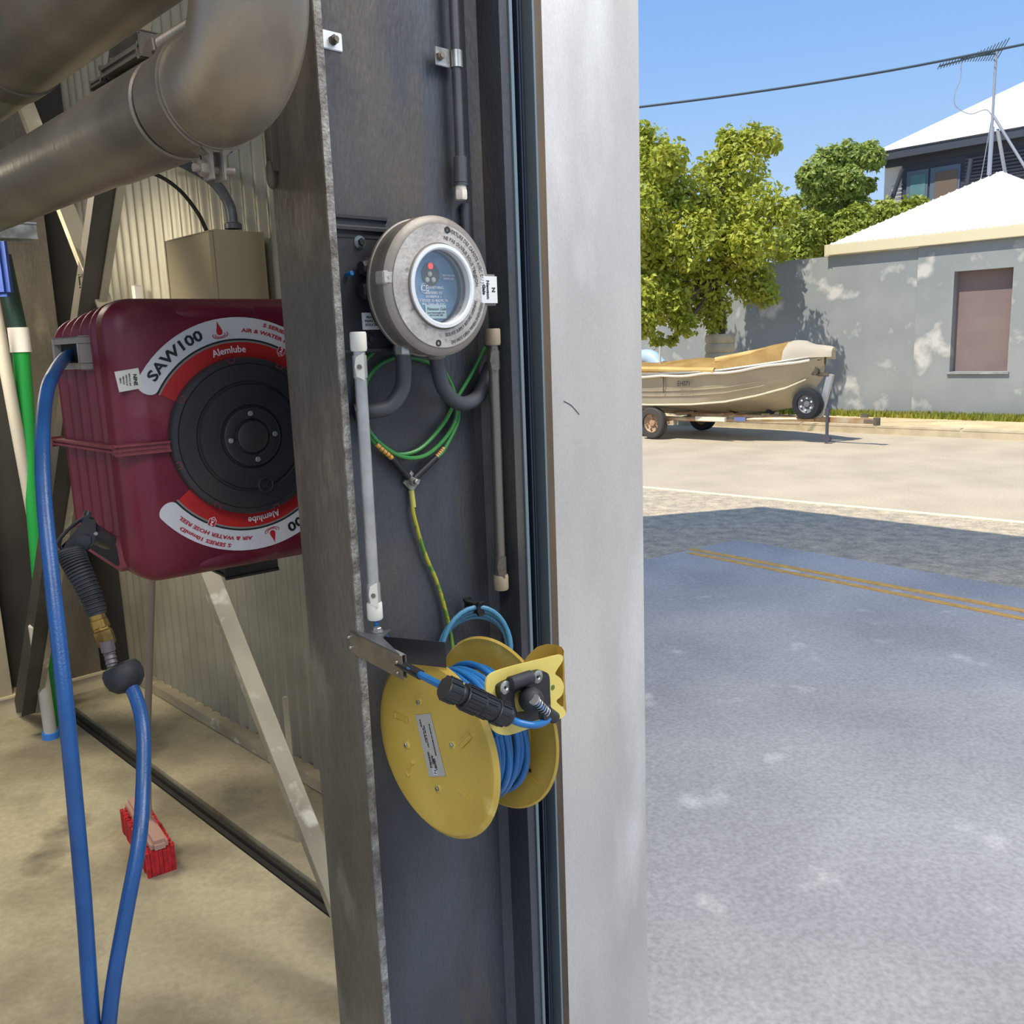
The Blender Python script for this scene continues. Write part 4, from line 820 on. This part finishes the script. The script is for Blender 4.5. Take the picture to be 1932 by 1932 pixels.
for j in range(44):                                      # sheet ribs on the street face
    f = (j+.5)/44; e = cor[0].lerp(cor[1], f)+Z*(zE+.165); g = cor[0].lerp(apx, 2*f) if f < .5 else cor[1].lerp(apx, 2*(1-f)); g = V3((g.x, g.y, (zE+.165)+(apx.z-zE-.16)*min(1, 2*min(f, 1-f))))
    MB().cyl(e, g, .012, seg=5).build('sheet_rib', m_roof, t)
# upper house
Eb = at(1645, 289, 22.0); s2 = 10.0; zU = Eb.z; c0 = V3((Eb.x, Eb.y, 0)); cor2 = [c0, c0+kd*s2, c0+kd*s2+U*s2, c0+U*s2]; ap2 = (cor2[0]+cor2[2])/2+Z*(zU+2.95)
t = thing('house', c0+U*1.2, 'two-storey house with big white roof and dark louvred upper windows', 'house')
rf = MB()
for i in range(4): rf.quad(cor2[i]+Z*zU, cor2[(i+1) % 4]+Z*zU, ap2)
rf.quad(*[c+Z*(zU-.02) for c in cor2]); rf.build('roof', m_roof, t, flat=True)
for i in range(2):
    a_, c_ = cor2[i if i == 0 else 3], cor2[1 if i == 0 else 0]; d = (c_-a_).normalized(); MB().box((a_+c_)/2+Z*(zU-.10)+U*.05, ((c_-a_).length, .06, .20), d, V3((-d.y, d.x, 0))).build('eave', m_shade, t)
hw0 = c0+U*.45+kd*.12; MB().prism([hw0, hw0+kd*8, hw0+kd*8+U*7, hw0+U*7], Z*(zU-.25)).build('wall', m_whitewall, t, flat=True)
def hp_(x, y, off_=0.0): return onpl(x, y, hw0-U*off_, U)
def panel(name, x0, x1, yt, yb, mm, off_, par=t, th=.05):
    a_, b_ = hp_(x0, 350, off_), hp_(x1, 350, off_); zt3 = hp_(x0, yt, off_).z; zb = hp_(x0, yb, off_).z
    return MB().prism([V3((a_.x, a_.y, zb)), V3((b_.x, b_.y, zb)), V3((b_.x, b_.y, zt3)), V3((a_.x, a_.y, zt3))], -U*th).build(name, mm, par)
panel('soffit_band', 1672, 2060, 292, 318, m_shade, .0, th=.1)
panel('screen_frame', 1703, 2080, 305, 470, m_shade, .02, th=.06)
wf = panel('window_frame', 1712, 1752, 325, 420, mat('frame_blue', (96, 112, 130), .5), .06)
panel('glass_pane', 1718, 1746, 332, 415, m_glass, .10, wf, .02)
wf2 = panel('window_frame', 1756, 1812, 318, 420, mat('frame_blue', (96, 112, 130), .5), .06); panel('blind', 1764, 1806, 326, 415, m_blind, .10, wf2, .02)
for k in range(26):
    zz = zU-.42-k*.075; a_, b_ = hp_(1820, 350, .12), hp_(2060, 350, .12)
    for (p_, r_) in ((a_, b_),): MB().box(V3(((p_.x+r_.x)/2, (p_.y+r_.y)/2, zz)), ((r_-p_).length, .02, .045), kd, (U+Z*.6).normalized()).build('louvre', m_rail if False else mat('louvre_slat', (74, 80, 96), .5), t)
for k in range(14):
    zz = zU-.75-k*.085; a_, b_ = hp_(1683, 350, .12), hp_(1702, 350, .12)
    MB().box(V3(((a_.x+b_.x)/2, (a_.y+b_.y)/2, zz)), ((b_-a_).length, .02, .03), kd, U).build('louvre', mat('louvre_pale', (180, 182, 190), .5), t)
MB().cyl(hp_(1678, 390, .5), hp_(1703, 318, .5), .05).build('stay', m_shade, t)
MB().cyl(hp_(1818, 400, .5), hp_(1832, 300, .5), .05).build('stay', m_shade, t)
# distant brick house behind the left tree
t = thing('brick_house', at(1212, 560, 24), 'red brick house wall glimpsed behind the left tree', 'house')
pB = at(1180, 640, 24); MB().box(V3((pB.x, pB.y, 1.9)), (1.6, .4, 3.8), kd, U).build('wall', m_brick, t); 
for k in range(14): MB().box(V3((pB.x, pB.y, .9+k*.22))-U*.205, (1.6, .02, .012), kd, U).build('mortar_course', m_kerb, t)
# antenna
t = thing('roof_antenna', apx, 'tall television antenna mast with guy legs on the white pyramid roof', 'antenna')
dA = apx.y; f_ = lambda x, y, d=0: at(x, y, dA+d)
MB().cyl(f_(1866, 330), f_(1872, 240), .035).build('lower_mast', m_mast, t); MB().cyl(f_(1871, 250), f_(1880, 95), .022).build('upper_mast', m_mast, t)
for a_, b_, r in ((f_(1882, 245), f_(1897, 330, .5), .03), (f_(1874, 218), f_(1940, 325, -.4), .022), (f_(1872, 218), f_(1850, 340, .3), .008)): MB().cyl(a_, b_, r, seg=8).build('guy_leg', m_mast, t)
bo0, bo1 = f_(1772, 125), f_(1892, 93); MB().cyl(bo0, bo1, .014, seg=8).cyl(f_(1812, 111), f_(1880, 101), .012, seg=6).build('boom', m_wire, t)
bdn = (bo1-bo0).normalized(); crs = bdn.cross(V3((0, .9, .45))).normalized(); crs = V3((bdn.y, -bdn.x, .6)).normalized()
for k in range(22):
    f = k/21; l = .06 if f < .45 else .06+.16*(f-.45)/.55
    MB().cyl(bo0.lerp(bo1, f)-crs*l, bo0.lerp(bo1, f)+crs*l, .007, seg=5).build('element', m_wire, t)
MB().tube([f_(1814, 118), f_(1812, 150), f_(1802, 175), f_(1803, 200), f_(1830, 215), f_(1860, 207), f_(1873, 220)], .008, 6).build('coax_cable', m_mast, t)
MB().tube([at(1150, 209, 13), at(1400, 177, 12.6), at(1680, 133, 12.2), at(1990, 72, 11.8)], .016, 8).build('overhead_wire', m_wire, None, 'dark overhead power line crossing the sky', 'wire')
# ================================================================== TREES
def tree(name, label, blobs, mm, n_leaf, size, trunk, group=None, twigs=True):
    base = trunk[0]; t = thing(name, base, label, 'tree', group); verts = []; faces = []
    tot = sum(b[1]**2 for b in blobs)
    for c, r in blobs:
        for _ in range(int(n_leaf*r*r/tot)):
            d = V3((random.gauss(0, 1), random.gauss(0, 1), random.gauss(0, 1))).normalized(); rr = r*(random.random()**.35)*(1+.28*math.sin(d.x*7+c.x*5)*math.sin(d.z*6+c.z*3)*math.cos(d.y*5))
            p = c+d*rr
            nrm = (d*.6+V3((random.uniform(-1, 1), random.uniform(-1, 1), random.uniform(-.2, 1.2)))).normalized(); a = nrm.orthogonal().normalized(); a = (a*math.cos(w := random.uniform(0, 6.28))+nrm.cross(a)*math.sin(w)); b2_ = nrm.cross(a)
            s1 = size*random.uniform(.6, 1.2); i = len(verts)
            verts += [p-a*s1-base, p+b2_*s1*.5-base+nrm*s1*.1, p+a*s1-base, p-b2_*s1*.5-base+nrm*s1*.1]; faces.append((i, i+1, i+2, i+3))
    me = bpy.data.meshes.new('foliage'); me.from_pydata(verts, [], faces); me.materials.append(mm); o = bpy.data.objects.new('foliage', me); COL.objects.link(o); o.parent = t; o['kind'] = 'stuff'; BASE[o] = base
    MB().tube(trunk, lambda f: .06*(1-.5*f), 10, sub=4).build('trunk', m_bark, t)
    for c, r in blobs[::2]:
        s_ = trunk[-1] if c.z > trunk[-1].z else trunk[len(trunk)//2]
        MB().tube([s_, (s_+c)/2+V3((0, 0, -.12)), c], lambda f: .045*(1-.7*f), 6, sub=3).build('branch', m_bark, t)
    return t
def bl(lst, d, jit=.5):
    out = []
    for x, y, r in lst:
        dd = d+random.uniform(-jit, jit); out.append((at(x, y, dd), r*dd/F))
    return out
L1 = bl([(1215, 290, 48), (1262, 300, 36), (1235, 350, 60), (1300, 370, 50), (1380, 290, 34), (1345, 320, 34), (1420, 262, 30), (1452, 268, 26), (1372, 262, 22), (1400, 330, 46), (1360, 400, 58), (1440, 390, 44), (1480, 400, 26), (1300, 450, 60), (1230, 440, 58), (1420, 460, 46), (1470, 470, 26), (1380, 470, 55), (1250, 520, 52), (1330, 520, 50), (1420, 530, 44), (1445, 555, 26), (1220, 590, 30), (1290, 575, 38), (1345, 580, 34), (1240, 640, 16), (1268, 642, 12), (1350, 610, 22), (1205, 400, 50), (1205, 500, 50), (1260, 570, 44), (1205, 560, 44), (1290, 610, 26), (1210, 255, 24), (1215, 620, 24)], 15.6, .7)
tree('street_tree', 'tall yellow-green street tree behind the boat', L1, m_leaf, 26000, .060, [onz(1357, 786, .11)+Z*1.2, at(1364, 600, onz(1357, 786, .11).y), at(1350, 520, 15.8), at(1345, 460, 15.7), at(1330, 380, 15.6)])
L2 = bl([(1560, 310, 30), (1540, 340, 34), (1600, 300, 32), (1635, 292, 24), (1650, 300, 20), (1600, 345, 30), (1545, 380, 30), (1610, 385, 26), (1520, 330, 18), (1640, 350, 14), (1560, 400, 26), (1500, 385, 16)], 21.0, .6)
tree('garden_tree', 'olive green tree standing behind the wall left of the upper house', L2, m_leaf2, 8000, .075, [at(1590, 600, 21), at(1590, 480, 21), at(1585, 400, 21), at(1580, 340, 21)])
L3 = bl([(1520, 440, 40), (1570, 430, 36), (1620, 420, 34), (1670, 405, 28), (1715, 395, 22), (1735, 385, 14), (1480, 450, 34), (1540, 465, 34), (1600, 450, 32), (1650, 430, 26), (1510, 480, 22)], 20.2, .4)
tree('garden_shrub', 'dense green shrub crown showing above the wall and low white roof', L3, m_leaf2 if False else leafmat('leaf_mid', (172, 180, 76), (146, 160, 62)), 11000, .07, [at(1580, 620, 20.2), at(1580, 520, 20.2), at(1580, 450, 20.2)])
# planter of stacked rings under the street tree
t = thing('ribbed_planter', onz(1357, 786, .11), 'pale ribbed round planter behind the covered boat', 'planter')
pl0 = onz(1357, 786, .11); rP = 27*pl0.y/F; zP = at(1357, 630, pl0.y).z; nr = 9
for k in range(nr):
    z0 = .11+(zP-.11)*k/nr; h = (zP-.11)/nr; MB().lathe(V3((pl0.x, pl0.y, z0)), Z, [(rP*.92, 0), (rP, h*.25), (rP, h*.75), (rP*.92, h*.98)], 28).build('ring', m_kerb, t)
# verge grass
verts, faces = [], []; vb = kp(2, 1.6)
for _ in range(9000):
    tt_ = random.uniform(-1.5, 9); g0 = wp(tt_, -random.uniform(.05, .55)**1.0, .11)
    a = random.uniform(0, 6.28); h = random.uniform(.03, .11); w = .022; d = V3((math.cos(a), math.sin(a), 0)); i = len(verts)
    verts += [g0-d*w-vb, g0+d*w-vb, g0+Z*h+d.cross(Z)*random.uniform(-.03, .03)-vb]; faces.append((i, i+1, i+2))
me = bpy.data.meshes.new('verge_grass'); me.from_pydata(verts, [], faces); me.materials.append(m_grass); o = bpy.data.objects.new('verge_grass', me); o.location = vb; COL.objects.link(o); tag(o, 'dry yellow-green grass and weeds along the foot of the grey wall', 'grass', kind='stuff')
# ================================================================== BOAT AND TRAILER
AX = V3((2.68, 14.22, 0)); FWD = N; SD = U
def Bt(t_, s_, z): return AX+FWD*t_+SD*s_+Z*z
t = thing('motor_boat', Bt(.5, 0, .35), 'weathered aluminium dinghy under a tan cover on its trailer', 'boat')
st = [(-1.6, .70, .98, .52, .40, .66), (-.8, .72, .98, .50, .38, .68), (0, .73, .98, .50, .37, .69), (.7, .72, 1.0, .52, .37, .67), (1.2, .64, 1.03, .56, .38, .56), (1.6, .50, 1.08, .64, .40, .40), (1.95, .32, 1.13, .74, .46, .22), (2.2, .17, 1.17, .86, .60, .10), (2.42, .03, 1.20, 1.05, .92, .02)]
def sect(row):
    t_, hb, zg, zc, zk, hc = row; R_ = []
    for s_ in (-1, 1):
        pts = [Bt(t_, s_*hb, zg), Bt(t_, s_*(hb*.98), zg-.06), Bt(t_, s_*(hb*.96), (zg+zc)/2+.03), Bt(t_, s_*(hc+.01), zc+.035), Bt(t_, s_*(hc-.02), zc-.005), Bt(t_, s_*hc*.5, (zc+zk)/2-.01), Bt(t_, 0, zk)]
        R_ += pts if s_ < 0 else pts[::-1][1:]
    return R_
dense = []
for i in range(len(st)-1):
    for k in range(3): f = k/3; dense.append(tuple(a+(b-a)*f for a, b in zip(st[i], st[i+1])))
dense.append(st[-1])
b_ = MB(); b_.grid([sect(r) for r in dense]); b_.quad(*sect(dense[0])); b_.build('hull', m_hull, t, ang=28)
for s_ in (-1, 1): MB().tube([Bt(r[0], s_*(r[1]+.012), r[2]-.01) for r in dense], .022, 8, sub=0).build('gunwale', mat('gunwale_grey', (150, 146, 138), .4, .5), t)
for zo, r_ in ((.42, .009), (.62, .009)):
    MB().tube([Bt(r[0], -(r[5]+(r[1]*.96-r[5])*zo+.012), r[3]+(r[2]-r[3])*zo*.8-.02) for r in dense[:-8]], .010, 6, sub=0).build('strake', m_hull, t)
MB().tube([Bt(r[0], -(r[5]+.01), r[3]+.01) for r in dense[:-3]], .014, 6, sub=0).build('chine_rail', m_pale, t)
hs = Bt(.62, -.72, .86)
text('EH071', .105, onpl(1291, 724, Bt(0, -.745, 0), U)-U*.012, FWD, Z, m_ink, t, bold=.001, sx=.8, name='registration_mark')
MB().box(Bt(.25, -.735, .82), (.012, .012, .26), FWD, SD).build('side_seam', m_exhd, t)
# cover
rows = []
for j, r in enumerate(dense[3:]):
    t_, hb, zg = r[0], r[1], r[2]; rr = []
    for k in range(15):
        f = k/14*2-1; bulge = (.15+.02*math.sin(t_*4)+.08*max(0, min(1, (t_-.8)/.6))*max(.2, 1-max(0, t_-2.0)*2.2))*(1-abs(f)**2.4)**.7*(1-.5*max(0, (t_-2.1)/.32))
        drp = -.06-.025*math.sin(t_*5+k) if abs(f) > .98 else 0
        rr.append(Bt(t_+(.12 if t_ > 2.3 else 0), f*(hb+.035), zg+.015+bulge+drp+.008*math.sin(k*2.3+t_*9)))
    rows.append(rr)
k_ = len(rows)*3//4
MB().grid(rows[:k_]).build('cover', m_tarp, t, solid=.01, ang=60); MB().grid(rows[k_-1:]).build('bow_cover', m_tarpw, t, solid=.01, ang=60, label='off-white part of the cover over the bow')
MB().tube([Bt(r[0], -(r[1]+.04), r[2]-.045+.01*math.sin(r[0]*8)) for r in dense[4:-2]], .018, 8, sub=2).build('cover_hem', m_tarpw, t)
MB().tube([Bt(1.0+.24*k, -.52+.12*k+.03*math.sin(k*2), 1.15+.03*k) for k in range(6)], lambda f: .05+.03*math.sin(f*3), 10, sub=4).build('cover_fold', m_tarp, t, label='twisted tan roll of the cover')
MB().tube([Bt(-.9+.4*k, -.68, 1.03+.012*math.sin(k)) for k in range(6)], .045, 8, sub=4).build('cover_fold', m_tarp, t)
MB().cyl(Bt(-.02, -.45, .98), Bt(-.02, -.45, 1.38), .016).build('rod_post', m_pole, t)
MB().tube([Bt(-1.0, 0, .95), Bt(-.85, .0, 1.15), Bt(-.55, 0, 1.2), Bt(-.35, 0, 1.05)], .13, 12, sub=4).build('motor_cowl', mat('cowl_blue', (170, 196, 220), .4), t, label='pale blue rounded shape at the stern')
# trailer
t = thing('boat_trailer', Bt(.6, 0, 0), 'rusty galvanised single-axle trailer carrying the covered dinghy', 'trailer')
for s_ in (-1, 1):
    MB().tube([Bt(-1.2, s_*.55, .30), Bt(.9, s_*.52, .30), Bt(2.0, s_*.12, .31), Bt(2.3, s_*.03, .31)], .032, 8, sub=1).build('side_rail', m_trailer, t)
    MB().box(Bt(0, s_*.60, .24), (.5, .06, .05), FWD, SD, bev=.01).build('leaf_spring', m_rim, t)
MB().box(Bt(1.7, 0, .31), (2.9, .06, .07), FWD, SD, bev=.006).build('drawbar', m_trailer, t)
MB().box(Bt(.95, -.545, .315), (.5, .05, .06), FWD, SD).build('painted_band', m_tarpw, t); MB().box(Bt(1.35, -.40, .315), (.16, .05, .055), (FWD+SD*.36).normalized(), (SD-FWD*.36).normalized()).build('painted_band', mat('band_blue', (110, 120, 170), .5), t)
MB().cyl(Bt(0, -.6, .25), Bt(0, .6, .25), .022).build('axle', m_exhd, t)
for k, x in enumerate((.3, 1.0, 1.6)): MB().box(Bt(x, 0, .36), (.05, .9-.25*k, .04), FWD, SD).build('cross_beam', m_trailer, t); MB().cyl(Bt(x, -.06, .39), Bt(x, .06, .39), .04).build('keel_roller', m_tyreb, t)
def wheel(c, ax, R_, wd, mt, mr, par, name='wheel'):
    w = MB().lathe(c-ax*wd/2, ax, [(R_*.62, 0), (R_*.93, .004), (R_, wd*.18), (R_, wd*.82), (R_*.93, wd-.004), (R_*.62, wd), (R_*.60, wd*.7), (R_*.60, wd*.3)], 32, close=True).build(name, mt, par)
    MB().lathe(c-ax*wd*.30, ax, [(R_*.60, 0), (R_*.56, .01), (R_*.5, .02), (R_*.25, .035), (R_*.2, .01), (.001, .005)], 24, cap=False).build('rim', mr, w)
    for i in range(6):
        a = i*math.pi/3; x_ = ax.orthogonal().normalized(); y_ = ax.cross(x_); MB().lathe(c-ax*wd*.30-ax*.004+(x_*math.cos(a)+y_*math.sin(a))*R_*.40, ax, [(R_*.07, 0), (R_*.07, .012)], 10).build('rim_hole', m_exhd if mr is m_rim else m_whitering, w)
wheel(Bt(0, -.66, .235), SD, .235, .15, m_tyre, m_rim, t); wheel(Bt(0, .66, .235), SD, .235, .15, m_tyreb, m_rim, t)
sw = onpl(1524, 762, Bt(0, -.10, 0), U); swp = sw; wheel(swp, SD, .21, .15, m_tyreb, mat('rim_grey', (110, 112, 118), .5), t, 'spare_wheel')
MB().prism([Bt(2.32, -.03, .33), Bt(2.40, -.03, .33), Bt(2.55, -.03, .92), Bt(2.47, -.03, .95)], SD*.06).build('winch_post', m_mast, t)
MB().box(Bt(2.35, 0, .93), (.30, .08, .05), FWD, SD, bev=.01).cyl(Bt(2.30, -.08, .98), Bt(2.30, .08, .98), .06).ball(Bt(2.12, 0, 1.0), .05).build('winch', m_exhd, t)
MB().cyl(Bt(2.50, -.05, .06), Bt(2.50, -.05, .42), .022).cyl(Bt(2.50, -.08, .055), Bt(2.50, -.02, .055), .055).box(Bt(2.50, -.05, .42), (.05, .05, .10), FWD, SD).build('jockey_wheel', mat('jockey_dark', (84, 84, 96), .5, .3), t)
MB().box(Bt(3.10, 0, .31), (.22, .07, .07), FWD, SD, bev=.015).cyl(Bt(3.17, 0, .26), Bt(3.17, 0, .36), .045).box(Bt(3.0, 0, .38), (.10, .03, .05), FWD, SD).build('coupler', m_exhd, t)
